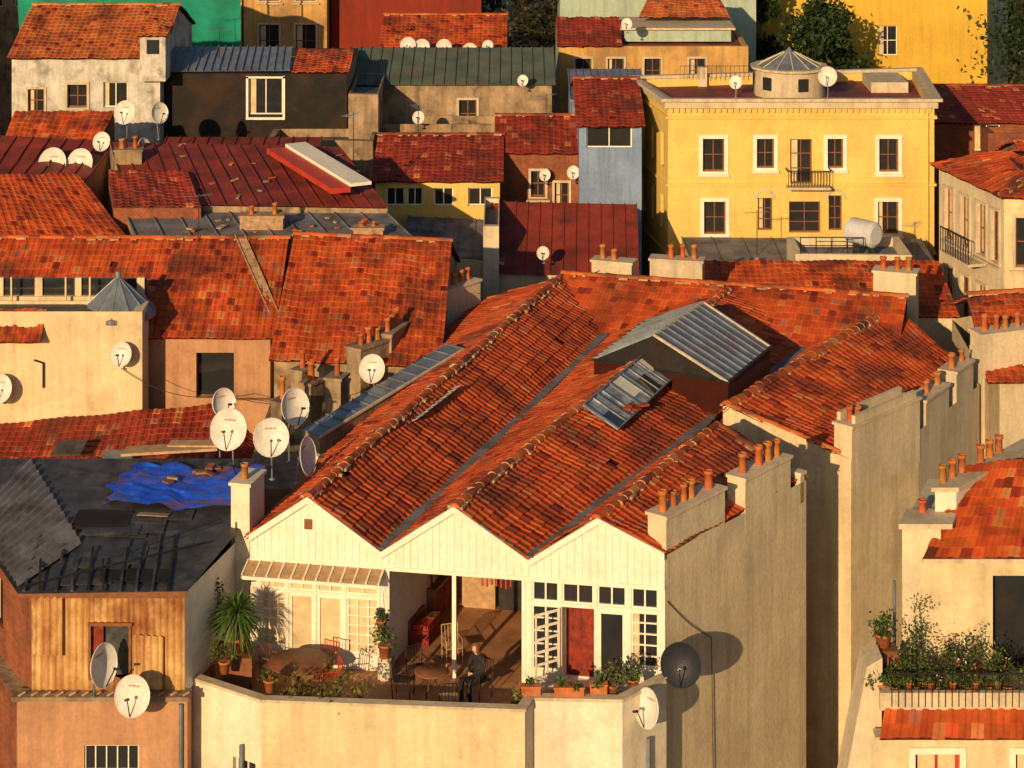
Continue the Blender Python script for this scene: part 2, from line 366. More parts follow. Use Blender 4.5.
def potplant(name,x,y,z,h=.5,r=.3,n=220,pr=.14,ph=.25,cols=G1,flowers=None,leaf=.1,trough=None,drop=0):
    g=grp(name); M=MB()
    if trough:
        M.box(x-trough/2,x+trough/2,y-.1,y+.1,z,z+.2,'terra',(.5,.17,.06)); M.box(x-trough/2-.02,x+trough/2+.02,y-.12,y+.12,z+.2,z+.23,'terra',(.55,.2,.07)); ph=.2
    else: M.lathe((x,y,z),[(.001,0),(pr*.7,0),(pr,ph),(pr*1.1,ph),(pr*1.1,ph+.04),(pr*.9,ph+.04),(.001,ph)],'terra',12,(.5,.17,.06))
    M.build('pot',g); M=MB()
    for _ in range(6): M.cyl((x,y,z+ph),(x+R.gauss(0,r*.4),y+R.gauss(0,r*.3),z+ph+h*.8),.01,.006,'bark',5)
    leaves(M,(x,y,z+ph+h*.5),((trough or 2*r)/2,r,h*.5),n,leaf,cols,drop)
    if flowers: leaves(M,(x,y,z+ph+h*.65),(r,r,h*.4),n//8,leaf*.7,flowers)
    M.build('foliage',g)

# ================================================================== MAIN TERRACE HOUSE
H=grp('terrace_house')
FL=(-6.6,55.5);FR=(3.73,53.66)
fd=(V(FR)-V(FL)); fL=fd.length; fd/=fL; fn=V((fd.y,-fd.x))
def FP(u,z,o=0): return V((FL[0]+fd.x*u+fn.x*o,FL[1]+fd.y*u+fn.y*o,z))
zf=15.75
M=MB()
def bay(u0,u1,z0,z1,ops,mat='white'):
    A=FP(u0,0);B=FP(u1,0)
    facade(M,(A.x,A.y),(B.x,B.y),z0,z1,mat,[(o[0]-u0,o[1]-u0,*o[2:]) for o in ops])
bay(0,3.5,zf,18.4,[(.28,.92,16.2,17.55,'lat'),(.28,.92,17.62,18.12,'trc'),(1.0,1.66,15.85,17.55,'curt'),(1.72,2.4,15.85,17.55,'curt'),(1.0,1.66,17.62,18.12,'trc'),(1.72,2.4,17.62,18.12,'trc'),(2.5,3.32,16.15,17.55,'lat'),(2.5,3.32,17.62,18.12,'trc')])
bay(7.05,fL,zf,18.4,[(7.2,7.88,17.78,18.3,'tr'),(7.95,8.75,17.78,18.3,'tr'),(8.82,9.55,17.78,18.3,'tr'),(9.66,10.34,17.78,18.3,'tr'),
   (7.2,7.88,16.1,17.7,'latd'),(7.95,8.75,15.78,17.7,'dark'),(8.82,9.55,15.78,17.7,'door'),(9.66,10.34,16.35,17.7,'latd')])
gp=[(0,18.95),(1.52,20.0),(3.41,18.75),(5.26,20.0),(7.13,18.8),(8.85,19.95),(fL,19.2)]
for (a,za),(b,zb) in zip(gp,gp[1:]):
    n=max(1,round((b-a)/.19))
    for i in range(n):
        u0=a+(b-a)*i/n;u1=a+(b-a)*(i+1)/n; t0=za+(zb-za)*i/n; t1=za+(zb-za)*(i+1)/n
        M.face([FP(u0,18.4,.03),FP(u1-.006,18.4,.03),FP(u1-.006,t1,.03),FP(u0,t0,.03)],'white')
    M.face([FP(a,18.4,.01),FP(b,18.4,.01),FP(b,zb,.01),FP(a,za,.01)],'stone')
    p=FP(a,za,.03);q=FP(b,zb,.03)
    M.obox(p+V((0,0,-.13)),q-p,fn.to_3d()*.12,V((0,0,.17)),'white')
M.obox(FP(0,18.3,-.15),FP(fL,18.3,-.15)-FP(0,18.3,-.15),fn.to_3d()*.21,(0,0,.1),'white')
M.obox(FP(5.2,zf,-.06),fd.to_3d()*.1,fn.to_3d()*.1,(0,0,2.55),'white')
M.obox(FP(3.5,zf,-.12),fd.to_3d()*.1,fn.to_3d()*.14,(0,0,2.55),'white')
M.obox(FP(6.95,zf,-.12),fd.to_3d()*.1,fn.to_3d()*.14,(0,0,2.55),'white')
M.obox(FP(1.42,19.2,.035),fd.to_3d()*.2,fn.to_3d()*.03,(0,0,.25),'wood')
M.build('front_facade',H)
M=MB(); hinge=FP(7.92,15.8,.05); dv=(fd*-.55+fn*.5).to_3d().normalized(); th=fd.to_3d().cross(V((0,0,1)))*.04
for u in (0,.34,.68): M.obox(hinge+dv*u,dv*.06,th,(0,0,1.9),'white')
for k in range(7): M.obox(hinge+dv*.06+V((0,0,k*.305)),dv*.62,th*.8,(0,0,.06 if k else .3),'white')
M.build('open_glazed_door',H)
M=MB()
p=FP(-.05,18.33,.06); q=FP(3.45,18.33,.06); o=fn.to_3d()*.6-V((0,0,.16))
M.face([p,q,q+o,p+o],'palewood')
for i in range(12):
    a=p.lerp(q,i/11); M.obox(a+V((0,0,.005)),fd.to_3d()*.04,o,(0,0,.03),'white')
M.obox(p+o,q-p,fn.to_3d()*.04,(0,0,-.08),'white')
M.build('awning',H)
M=MB()
S1=V(FR); S2=V((7.86,58.8)); bp=[FL,FR,(7.86,58.8),(6.0,64.3),(11.6,74.6),(1.8,77),(-1.1,77.2)]
facade(M,FR,(7.86,58.8),0,19.15,'creamg'); facade(M,(7.86,58.8),(6,64.3),0,18.9,'creamg')
facade(M,(6.0,64.3),(11.6,74.6),0,18.5,'creamg'); facade(M,(11.6,74.6),(1.8,77),0,18.6,'creamg'); facade(M,(1.8,77),(-1.1,77.2),0,18.6,'creamg'); facade(M,(-1.1,77.2),FL,0,18.85,'cream')
facade(M,FL,FR,0,zf,'cream')
M.face([(*p,18.62) for p in bp],'under')  # unseen flat ceiling fill under the tiled roof, added to block light
M.build('walls',H)
M=MB(); w=V((.3,.954,0))
a=FP(3.5,zf,-.0); b=FP(7.05,zf,-.0); D=5.0
M.face([a,b,b+w*D,a+w*D],'floor'); 
up=V((0,0,2.6))
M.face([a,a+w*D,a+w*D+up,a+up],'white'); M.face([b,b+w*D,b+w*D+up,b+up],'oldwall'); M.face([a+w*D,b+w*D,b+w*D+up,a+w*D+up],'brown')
M.face([a+up,b+up,b+w*D+up,a+w*D+up],'palewood')
M.build('veranda_room',H)
M=MB()
e=fn.to_3d()*.12
r1f=FP(1.52,20.02)+e; r1b=V((1.66,76.1,20.05)); v1f=FP(3.41,18.77)+e; v1b=V((3.9,75.6,18.8)); r2f=FP(5.26,20.02)+e; r2b=V((7.6,75.2,20.02))
v2f=FP(7.13,18.82)+e; v2b=V((11.2,74.9,18.8)); e1f=FP(-.12,18.87)+e; e1b=V((-1.2,77.2,18.95)); r3f=FP(8.85,19.97)+e; r3b=V((5.7,61.2,19.85)); e3f=FP(fL,19.2)+e; e3b=V((7.8,58.85,19.2))
v2m=v2f.lerp(v2b,.42)
tiles(M,e1b,e1f,r1f,r1b); tiles(M,v1f,v1b,r1b,r1f); tiles(M,v1b,v1f,r2f,r2b); tiles(M,v2f,v2b,r2b,r2f)
tiles(M,v2m,v2f,r3f,r3b); tiles(M,e3f,e3b,r3b,r3f)
tiles(M,e3b,V((6.1,64,18.85)),r3b,r3b)
tiles(M,V((.5,73,18.5)),V((12.2,70.2,18.5)),V((13.2,73.5,20.05)),V((1.8,76.3,20.1)))
tiles(M,V((13.6,75.8,18.8)),V((1.9,78.6,18.8)),V((1.8,76.3,20.1)),V((13.2,73.5,20.05)),tw=.6,th=.6)
ridge(M,[r1f,r1b]); ridge(M,[r2f,r2b]); ridge(M,[r3f,r3b]); ridge(M,[r3b,e3b]); ridge(M,[(1.7,76.3,20.12),(13.2,73.5,20.08)])
M.build('tiled_roof',H)
M=MB()
for f,b in ((v1f,v1b),(v2f,v2b)):
    d=(b-f).normalized(); s=d.cross(V((0,0,1))).normalized()
    M.obox(f-s*.15+V((0,0,.09)),b-f,s*.3,(0,0,.02),'greyroof')
M.build('valley_gutters',H)
M=MB()
A=V((4.3,66.5,20.8));B=V((6.1,70.1,20.8));C=V((7.98,68.0,20.0));Dp=V((6.33,64.5,20.0));E=V((2.5,67.2,19.85));F=V((4.3,71.3,19.85))
sheet(M,Dp,C,B,A,'metal',rib=.42,h=.06); sheet(M,F,E,A,B,'metal',rib=.42,h=.06)
for tri in ((Dp,A,E),(C,B,F)):
    M.face(tri,'black'); M.face([tri[0],tri[2],tri[2]-V((0,0,1.2)),tri[0]-V((0,0,1.2))],'under')
for a,b in ((Dp,C),(C,F),(F,E),(E,Dp)):
    M.face([a,b,b-V((0,0,1)),a-V((0,0,1))],'under'); M.cyl(a,b,.05,.05,'iron',6)
for a,b in ((A,Dp),(B,C),(A,B)): M.cyl(a,b,.05,.05,'stone',6)
M.build('skylight_monitor',H)
M=MB()
q=[V((2.0,62,20.0)),V((2.95,61.3,19.55)),V((4.9,66.0,19.6)),V((4.0,66.7,20.05))]
q=[p+V((0,0,.1)) for p in q]
sheet(M,q[1],q[2],q[3],q[0],'pane',rib=.7,h=.04)
M.face([p-V((0,0,.03)) for p in q],'metal')
for k,(t0,t1,s0,s1) in enumerate([(.02,.17,.05,.5),(.4,.58,.32,.98),(.62,.78,.05,.6),(.82,.98,.5,.95)]):
    g0=lambda t,s:q[1].lerp(q[2],t).lerp(q[0].lerp(q[3],t),s)+V((0,0,.012+.003*k))
    M.face([g0(t0,s0),g0(t1,s0),g0(t1,s1),g0(t0,s1)],'white' if k%2 else 'glass')
for t in range(6):
    a=q[1].lerp(q[2],t/5); b=q[0].lerp(q[3],t/5); M.obox(a+V((0,0,.03)),V((.06,.03,0)),b-a,(0,0,.03),'metal')
for t in (0,1):
    a=q[1].lerp(q[0],t); b=q[2].lerp(q[3],t); M.obox(a+V((0,0,.04)),V((.05,0,0)),b-a,(0,0,.03),'metal')
M.build('glass_roof_panel',H)
M=MB()
q=[V((-6.0,62.6,19.1)),V((-5.4,61.9,19.15)),V((-1.5,68.2,19.75)),V((-2.1,68.9,19.7))]
q=[p+V((0,0,.12)) for p in q]
sheet(M,q[0],q[3],q[2],q[1],'metal',rib=.6,h=.04)
for a,b in zip(q,q[1:]+q[:1]): M.face([a,b,b-V((0,0,1)),a-V((0,0,1))],'oldwall')
M.cyl(q[1],q[2],.05,.05,'stone',6)
q=[V((-3.1,61.6,19.65)),V((-2.6,61.4,19.95)),V((-1.5,64.3,19.95)),V((-2.0,64.5,19.7))]
sheet(M,q[0],q[3],q[2],q[1],'pane',rib=.35,h=.03)
M.build('metal_lightwell_cover',H)
tp=[(-7.72,53.0),(-5.9,51.8),(.3,51.3),(.5,51.9),(2.6,51.8),(3.72,53.0),FR,FL,(-6.98,55.55)]
M=MB(); zp=16.4
M.face([(*p,zf+.004) for p in tp],'floor')
for i in range(5):
    a,b=V(tp[i]),V(tp[i+1]); facade(M,tp[i],tp[i+1],0,zp,'whitew' if i!=1 else 'cream',[(1.3,2.0,12.9,14.9,'w')] if i==0 else ())
    d=(b-a).normalized(); n=V((d.y,-d.x)); 
    M.obox((*(a+n*.03),zp),(*(b-a),0),(*(-n*.26),0),(0,0,.07+.002*i),'stone')
    M.face([(*(a-n*.2),zf),(*(b-n*.2),zf),(*(b-n*.2),zp),(*(a-n*.2),zp)],'cream')
facade(M,(3.72,53.0),FR,0,zp,'creamg')
for x in (-6.4,3.25): M.cyl((x,52.0 if x<0 else 52.35,10),(x,52.0 if x<0 else 52.35,15.3),.05,.05,'metal',8)
M.build('terrace_parapet',H)
sd=(S2-S1).normalized(); sn=V((-sd.y,sd.x))
def sw(t,o): return S1+sd*t+sn*o
chimney(sw(1.35,.27),sd,6,18.6,20.0,skip=(4,),sp=.4)
chimney(sw(4.7,.27),sd,5,18.6,19.95,skip=(1,),sp=.4)
chimney(sw(6.4,.2),sd,0,18.6,19.35,w=.4)
chimney((-6.75,56.2),(.25,.97),2,17,20.1,mat='whitew',w=.5,skip=(1,))
chimney((-2.9,74.6),(.35,.94),3,17.5,19.55,w=.7); chimney((-1.9,75.9),(.6,.8),4,17.5,19.8,w=.6); chimney((-4.6,70.5),(.6,.8),3,17,19.35,w=.6,mat='oldwall')
chimney((-3.9,71.6),(.3,.95),3,17,19.5,w=.5,mat='oldwall',hp=.6)
chimney((-5.35,67.2),(.3,.95),1,17,19.3,w=.5,mat='oldwall',hp=.5)
chimney((3.6,77.8),(.9,-.3),3,18,20.15,w=.6,skip=(2,)); chimney((5.9,78.6),(.9,-.2),4,18,20.0,w=.6,skip=(0,),mat='stone')
chimney((13.3,76.2),(.9,-.3),3,17,20.2,w=.7)
debris(3.4,62.8,lambda x,y:19.75,10,.4,.4,('tile',)); 

# ================================================================== REAR WING
H4=house('gabled_rear_house',[(6.15,64.15),(9.6,62.3),(12,64.9),(14.7,69.2),(14.2,74),(12.9,74.4)],0,18.45,['cream','cream','creamg','creamg','creamg','creamg'],flat=None)
M=MB()
facade(M,(6.15,64.15),(9.6,62.3),18.45,18.5,'cream',top=[(3.9,18.5),(3.4,18.6),(.25,19.5),(0,19.4)])
r4f=V((6.3,63.95,19.5));r4b=V((12.9,74.2,19.55));e4f=V((9.3,62.6,18.55));e4b=V((14.6,70.5,18.6))
tiles(M,e4f,e4b,r4b,r4f); tiles(M,V((10.9,74.5,18.75)),V((5.6,64.2,18.7)),r4f,r4b)
ridge(M,[r4f,r4b],r=.16); ridge(M,[e4f+V((.05,-.02,.05)),r4f],r=.1)
M.build('tiled_roof',H4)
d4=V((2.4,2.6)).normalized(); n4=V((-d4.y,d4.x))
c=V((9.65,62.35))+d4*1.75+n4*.3
chimney(c,d4,8,17.5,19.35,sp=.42,skip=(2,3,4,5,6,7),w=.6,name='chimney_stack')
M=MB(); o=V((9.75,62.5)); M.obox((*o,19.4),(*(d4*3.2),0),(*(n4*.12),0),(0,0,.25),'creamg'); M.obox((*(o+n4*.5),19.4),(*(d4*3.2),0),(*(n4*.12),0),(0,0,.25),'creamg'); M.build('trough_walls',H4)
d5=V((2.7,4.3)).normalized(); n5=V((-d5.y,d5.x))
chimney(V((12.2,65.2))+d5*1.2+n5*.3,d5,4,17.5,19.1,skip=(0,2),w=.55); chimney(V((12.2,65.2))+d5*3.5+n5*.3,d5,3,17.5,19.3,skip=(1,),w=.55)
H6=house('party_wall_house',[(14.9,69.0),(16.2,70.6),(22,70.0),(22,80),(15.2,76)],0,18.6,['cream','cream','cream','cream','creamg'],flat=None,ops={1:[(1.2,2.1,15.5,17.1,'sh'),(3.2,4.1,15.5,17.1,'sh')]})
M=MB(); tiles(M,(14.9,68.9,18.6),(22.2,69.9,18.6),(22.2,74.5,20.2),(15.3,74,19.9)); tiles(M,(22.2,80,18.6),(15.2,78,18.6),(15.3,74,19.9),(22.2,74.5,20.2),tw=.6,th=.6); ridge(M,[(15.3,74,20),(22.2,74.5,20.3)]); M.build('tiled_roof',H6)
chimney((15.6,70.1),(.9,.35),4,10,19.9,w=.7,sp=.42)
M=MB(); M.obox((15.05,70.2,0),(2.2,.9,0),(-.3,.75,0),(0,0,19.2),'cream'); M.build('chimney_breast_wall')

# ================================================================== SHED HOUSE
SH=grp('corrugated_shed_house'); M=MB()
lo=[(-11.75,52.2),(-7.7,52.2),(-7.7,53.0),(-6.98,55.6),(-7.1,60),(-14.2,60),(-13.9,56)]
facade(M,lo[0],lo[1],0,16.3,'brown',[(1.6,2.9,13.4,15.2,'bars')])
for i in range(1,6): facade(M,lo[i],lo[i+1],0,16.3,'brown')
facade(M,lo[6],lo[0],0,16.3,'brick',[(.6,1.3,14.5,15.8,'old'),(2.2,2.9,14.5,15.8,'old'),(.6,1.3,11.5,12.8,'old')])
M.face([(*p,16.3) for p in lo],'oldwall')
M.obox((-11.85,52.05,16.3),(4.2,0,0),(0,.5,0),(0,0,.1),'oldwall')
for k in range(14): M.cyl((-11.7+k*.3,52.12+R.uniform(-.02,.05),16.4),(-11.55+k*.3,52.2,16.46),.04,.03,'mortar',5)
M.cyl((-7.85,52.15,8),(-7.85,52.15,16.2),.05,.05,'metal',8)
M.build('lower_walls',SH); M=MB()
up=[(-11.45,52.45),(-7.8,52.45),(-7.0,55.6),(-7.1,60),(-13.9,60),(-13.5,56)]
facade(M,up[1],up[2],16.3,18.7,'white'); facade(M,up[2],up[3],16.3,19.2,'white'); facade(M,up[3],up[4],16.3,19.2,'oldwall'); facade(M,up[4],up[5],16.3,18.9,'oldwall'); facade(M,up[5],up[0],16.3,18.75,'brick',[(1,1.8,17,18.2,'old')])
def cz(x0,x1,z0,z1,y=52.45): corr(M,(x0,y,z0),(x1,y,z0),(x1,y,z1),(x0,y,z1),'rust')
cz(-11.45,-10.05,16.4,18.75); cz(-9.1,-7.8,16.4,18.75); cz(-10.05,-9.1,17.95,18.75); cz(-10.05,-9.1,16.4,16.7)
corr(M,(-9.0,52.36,16.45),(-8.3,52.36,16.45),(-8.3,52.38,17.7),(-9.0,52.38,17.75),'rust'); corr(M,(-11.4,52.35,17.3),(-10.7,52.35,17.25),(-10.7,52.37,18.7),(-11.4,52.37,18.75),'rust')
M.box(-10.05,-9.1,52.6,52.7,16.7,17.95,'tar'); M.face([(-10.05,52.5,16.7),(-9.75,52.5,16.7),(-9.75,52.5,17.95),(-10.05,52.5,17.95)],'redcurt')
for a in (-10.09,-9.13): M.box(a,a+.06,52.38,52.5,16.66,18.0,'wood')
M.box(-10.1,-9.05,52.37,52.5,17.95,18.02,'wood'); M.box(-11.5,-7.78,52.36,52.42,18.62,18.74,'wood')
M.build('upper_storey',SH); M=MB()
rp=lambda x,y: 18.85+(y-52.2)*.055
M.face([(-11.7,52.1,18.83),(-7.7,52.2,18.85),(-6.9,55.6,19.02),(-7.0,60.1,19.28),(-14.1,60.1,19.28),(-13.8,56,19.05)],'tar')
M.face([(-11.7,52.1,18.75),(-7.7,52.2,18.77),(-7.7,52.2,18.85),(-11.7,52.1,18.83)],'wood')
corr(M,(-11.75,52.3,18.95),(-13.8,56.2,19.15),(-13.2,60.1,19.35),(-10.7,54.7,19.05),'greyroof',wl=.3,amp=.05)
for k in range(16):
    x=R.uniform(-11.4,-9.2); y=R.uniform(52.4,58); a=R.uniform(-.15,.15); L=R.uniform(.8,1.8)
    M.obox((x,y,rp(0,y)+.008+.003*k),(L,a,0),(-.1*a,R.uniform(.5,1.2),.03),(0,0,.008),R.choice(['tar','tar','tar','black']))
for k in range(10): M.obox((-11.6+k*.38,52.12,18.88),(.06,0,0),(-.3,R.uniform(1,3.5),.18),(0,0,.025),R.choice(['black','tar']))
M.obox((-8.4,58.8,19.26),(1.2,.2,0),(.3,.35,0),(0,0,.03),'white'); M.obox((-9.6,56.3,19.13),(.8,-.1,0),(.05,.2,0),(0,0,.02),'oldwall')
M.cyl((-11.7,52.2,18.95),(-7.6,54.6,19.1),.03,.03,'iron',6); M.cyl((-9.5,53.2,19.3),(-7.2,55.8,19.3),.012,.012,'iron',5)
M.obox((-10.6,59.6,19.5),(2.6,.1,.12),(.05,.55,.02),(0,0,.07),'palewood'); M.obox((-9.4,60.0,19.62),(1.9,-.3,.1),(.05,.4,.02),(0,0,.05),'palewood')
M.build('tar_roof',SH)
M=MB(); nx,ny=60,40; vs=[]
for j in range(ny+1):
    for i in range(nx+1):
        u=i/nx;v=j/ny; x=-10.5+3.5*u+.15*math.sin(v*9)+.1*math.sin(v*23)+.3*(v-.5); y=56.8+2.5*v+.22*math.sin(u*7)+.1*math.sin(u*19); z=rp(0,y)+.09+.03*math.sin(u*13+v*7)*math.cos(v*11-u*3)+.02*math.sin(u*31+v*3)+.02*abs(math.sin(v*26+u*9))+R.uniform(0,.012)
        vs.append((x,y,z))
M.idx(vs,[(j*(nx+1)+i,j*(nx+1)+i+1,(j+1)*(nx+1)+i+1,(j+1)*(nx+1)+i) for j in range(ny) for i in range(nx)],'tarp'); M.build('blue_tarpaulin')
debris(-8.2,58.6,lambda x,y:rp(x,y)+.14,7,.9,.5,('oldwall','wood'))

# ================================================================== LEFT MID HOUSES
HL=gable('long_tiled_house',(-22,72.8),(-8.0,72.8),(0,9.2),0,19.0,21.0,'brown',ops={0:[(11.55,12.8,16.9,18.4,'hole')]})
M=MB(); sheet(M,(-7.9,73.2,19.2),(-7.6,73.2,19.2),(-9.4,77.4,21.15),(-9.75,77.4,21.15),'mortar',rib=5); M.build('verge',HL)
gable('low_ridge_house',(-7.7,71.2),(-2.4,70.3),(.3,13),0,18.75,21.05,'oldwall',rf=.5)
HC=house('parapet_block',[(-19,71.4),(-12.0,71.4),(-12.0,72.7),(-19,72.7)],0,20.15,'cream',ops={},flat='tar',par=.1)
M=MB()
for x in (-16.0,-14.2,-13.4): M.box(x-.6,x-.55,72.8,72.9,20.1,20.9,'cream')
M.box(-19,-12.2,73.4,73.5,20.0,20.7,'glass'); M.box(-19,-12.2,73.2,73.42,20.0,20.15,'cream')
for x in (-18.5,-17.2,-15.9,-14.6,-12.5): M.box(x,x+.25,73.3,73.45,20.0,20.75,'cream')
tiles(M,(-19,70.9,19.3),(-15.2,70.9,19.3),(-15.2,71.9,20.1),(-19,71.9,20.1))
M.cyl((-15.2,71.33,17.7),(-15.2,71.33,18.5),.03,.03,'iron',6); M.cyl((-15.2,71.33,18.5),(-15.5,71.33,18.6),.03,.03,'iron',6)
M.build('clerestory',HC)
M=MB(); n=12; c=V((-13,72.6,19.85))
for i in range(n):
    t0=2*math.pi*i/n;t1=2*math.pi*(i+1)/n; p=c+V((math.cos(t0),math.sin(t0),0))*1.25; q=c+V((math.cos(t1),math.sin(t1),0))*1.25; ap=c+V((0,0,1.15))
    M.face([p,q,ap],'metal'); M.cyl(p,ap,.03,.02,'metal',5); M.face([p,q,q-V((0,0,.15)),p-V((0,0,.15))],'metal')
M.cyl(c+V((0,0,1.1)),c+V((0,0,1.3)),.1,.1,'metal',8); M.build('conical_vent_roof',HC)
LT=house('lean_to_house',[(-19,64.5),(-7.6,64.5),(-7.6,71.2),(-19,71.2)],0,15.3,'oldwall',flat=None)
M=MB(); tiles(M,(-19.2,64.3,15.4),(-9.2,64.3,15.4),(-9.4,71.3,17.2),(-19.2,71.3,16.3),kind=1)
tiles(M,(-7.4,64.3,15.6),(-7.4,71.3,15.6),(-9.4,71.3,17.2),(-9.2,64.3,15.6),kind=1)
M.obox((-14.3,68.2,16.55),(.9,.1,0),(.1,.7,.2),(0,0,.05),'tar'); M.obox((-12.6,67.6,16.5),(.9,.1,0),(-.1,.7,.15),(0,0,.05),'metal')
M.box(-9.6,-7.7,71.0,71.2,15,17.4,'brown'); ridge(M,[(-9.2,64.4,15.75),(-9.4,71.2,17.25)],kind=1); M.build('tiled_roof',LT)
M=MB(); M.box(-7.7,-4.9,62.5,70.5,0,17.6,'oldwall'); M.build('courtyard_wall')
for p in ((-6.9,66.2),(-6.2,68.0),(-6.6,69.3)): chimney(p,(.5,.85),1,17,18.9,w=.4,mat='oldwall',hp=.6)

# ================================================================== UPPER LEFT CLUSTER
def block(name,pts,z0,zs,wall,top,kind=0,tile=True,rib=.6):
    g=grp(name); M=MB(); n=len(pts)
    for i in range(n):
        a,b=pts[i],pts[(i+1)%n]; M.face([(*a,z0),(*b,z0),(*b,zs[(i+1)%n]),(*a,zs[i])],wall)
    M.build('walls',g); M=MB(); P=[(*p,z+.03) for p,z in zip(pts,zs)]
    if tile: tiles(M,P[0],P[1],P[2],P[3],kind=kind)
    else: sheet(M,P[0],P[1],P[2],P[3],top,rib=rib)
    M.build('roof',g); return g
block('grey_metal_roof_house',[(-13.2,77.6),(-3.4,77.6),(-5.2,83),(-14.8,83)],0,[20.9,20.9,21.05,21.05],'oldwall','greyroof',tile=False,rib=1.)
block('red_sheet_roof_house',[(-14.2,81.5),(-4.6,81.3),(-6.9,87.5),(-16,87.5)],0,[21.3,21.2,22.2,22.4],'oldwall','redmetal',tile=False)
M=MB(); M.obox((-8.9,86.4,22.45),(2.9,-4.6,-.55),(.75,.4,0),(0,0,.12),'white'); M.obox((-9.6,86.1,22.25),(2.9,-4.6,-.55),(.7,.3,0),(0,0,.2),'redp'); M.build('white_roof_coping')
block('left_tiled_house',[(-21,77.8),(-13.6,78.6),(-16.5,83.5),(-22,82)],0,[20.6,20.6,22.0,22.2],'oldwall','',kind=0)
block('left_dark_roof_house',[(-24,83.5),(-16.6,83.8),(-15.9,88.6),(-24,88.6)],0,[21.3,21.2,22.2,22.6],'brown','redmetal',tile=False)
block('left_small_roof_house',[(-20.5,88.2),(-16.6,88.2),(-16.4,90.8),(-20.5,90.8)],0,[22.0,22.0,23.0,23.0],'brick','',kind=0)
block('mid_dark_roof_house',[(-14.5,87.6),(-8.0,87.6),(-8,92.5),(-14.5,92.5)],0,[21.0,21.0,21.6,21.6],'oldwall','redmetal',tile=False)
block('small_red_lean_to',[(-14.6,80.6),(-11.4,80.6),(-12.4,84),(-15.4,84)],0,[21.4,21.4,22.0,22.0],'brick','',kind=1)
chimney((-9.0,79.3),(1,0),3,20.5,21.4,mat='mortar',w=.6,hp=.35,sp=.45,skip=(1,)); chimney((-5.1,78.3),(1,0),2,20.5,21.2,mat='mortar',hp=.2); chimney((-14.9,85.5),(1,.1),2,21.5,22.5,mat='oldwall')
debris(-9.5,84.5,lambda x,y:21.3+(y-81.4)*.165,26,3.8,2.6); debris(-8,79.5,lambda x,y:21.0,22,4,1.4); debris(-12.5,90,lambda x,y:21.35,12,1.8,1.8)
WH=gable('white_stucco_house',(-21.6,95),(-15.2,95),(0,9.5),0,24.6,26.1,['peel','peel','peel','oldwall'],ops={0:[(2.4,3.25,22.4,23.4,'sh'),(3.95,5.0,22.4,23.5,'w1'),(.7,1.4,22.2,23.2,'sh')]},kind=2)
M=MB(); M.box(-16.0,-14.9,94.6,96,23.6,25.6,'peel'); tiles(M,(-16.1,94.4,25.6),(-14.8,94.4,25.6),(-14.8,96.2,26.0),(-16.1,96.2,26.0),kind=2); M.box(-15.7,-15.2,94.5,94.6,24.8,25.4,'glass'); M.build('dormer',WH)
BH=house('black_clad_house',[(-15.1,96),(-7.2,96),(-7.2,103),(-15.1,103)],0,23.7,['black','oldwall','oldwall','black'],ops={0:[(3.6,5.1,21.9,23.5,'w1')]},flat='greyroof')
M=MB(); sheet(M,(-15.2,95.8,23.8),(-9.7,95.8,23.85),(-9.9,99,24.4),(-15.2,99,24.4),'metal',rib=.35,h=.07); tiles(M,(-9.6,95.8,23.8),(-7.1,95.8,23.8),(-7.1,99,24.3),(-9.6,99,24.3),kind=0)
for a,b in ((-11.6,-11.5),(-10.0,-9.9)): M.box(a,b,95.93,96,21.8,23.6,'white')
M.box(-11.6,-9.9,95.9,96,21.7,21.8,'white'); M.box(-11.6,-9.9,95.93,96,23.5,23.58,'white'); M.build('roof_sheets',BH)
house('ruined_wall_house',[(-10.4,93.8),(-5.9,93.2),(-5.9,99),(-7.1,99),(-7.1,95.9),(-10.4,95.9)],0,21.3,'oldwall',flat='tar')
house('ruined_tower_wall',[(-7.1,95.5),(-5.8,95.3),(-5.8,101),(-7.1,101)],0,22.9,'oldwall',flat='tar')
M=MB(); nx=60; vs=[]
for j in range(13):
    for i in range(nx+1):
        u=i/nx; v=j/12; vs.append((-25+11.3*u,112+.35*math.sin(u*40+v*3)*v+(v*v)*1.2-1.,26.4-5.2*v-1.3*u*u+.15*math.sin(u*23)*(1-v)))
M.idx(vs,[(j*(nx+1)+i,j*(nx+1)+i+1,(j+1)*(nx+1)+i+1,(j+1)*(nx+1)+i) for j in range(12) for i in range(nx)],'gtarp',sm=True)
for i in range(7): M.cyl((-25+i*1.85,113.6,0),(-25+i*1.85,113.6,26.8),.05,.05,'iron',6)
M.build('scaffold_netting')
house('ochre_building',[(-26,120),(-10.1,120),(-10.1,130),(-26,130)],0,28,'ochre',ops={0:[(u,u+1.1,z,z+1.8,'sh') for z in (20.5,23.6) for u in (.8,3,5.2,7.6,10,12.2,14.2)]})
house('dark_red_building',[(-10,121.5),(-1.7,121.5),(-1.7,131),(-10,131)],0,26.5,'darkred',ops={0:[(u,u+.9,24.2,25.6,'w1') for u in (1.2,3.4)]})
gable('dish_roof_house',(-6.6,111),(-.4,111),(0,9),0,22.1,23.4,'ochre')
for x,z in ((-5.2,22.9),(-4.5,22.8),(-3.4,22.8),(-2.1,22.6)): dish((x,110.4,z-.25),(-.15,-1,.3),.42,mark=False)
gable('green_roof_house',(-7.5,99.6),(1.8,99.6),(0,9),0,22.6,23.5,'oldwall',roofmat='greenroof',ops={0:[(5.1,5.9,20.6,21.9,'sh')]})
house('stone_terrace_house',[(-6.3,97.5),(1.6,97.5),(1.6,99.5),(-6.3,99.5)],0,21.2,'oldwall',flat='tar',ops={0:[(6.2,7.0,19.2,20.4,'sh')]})
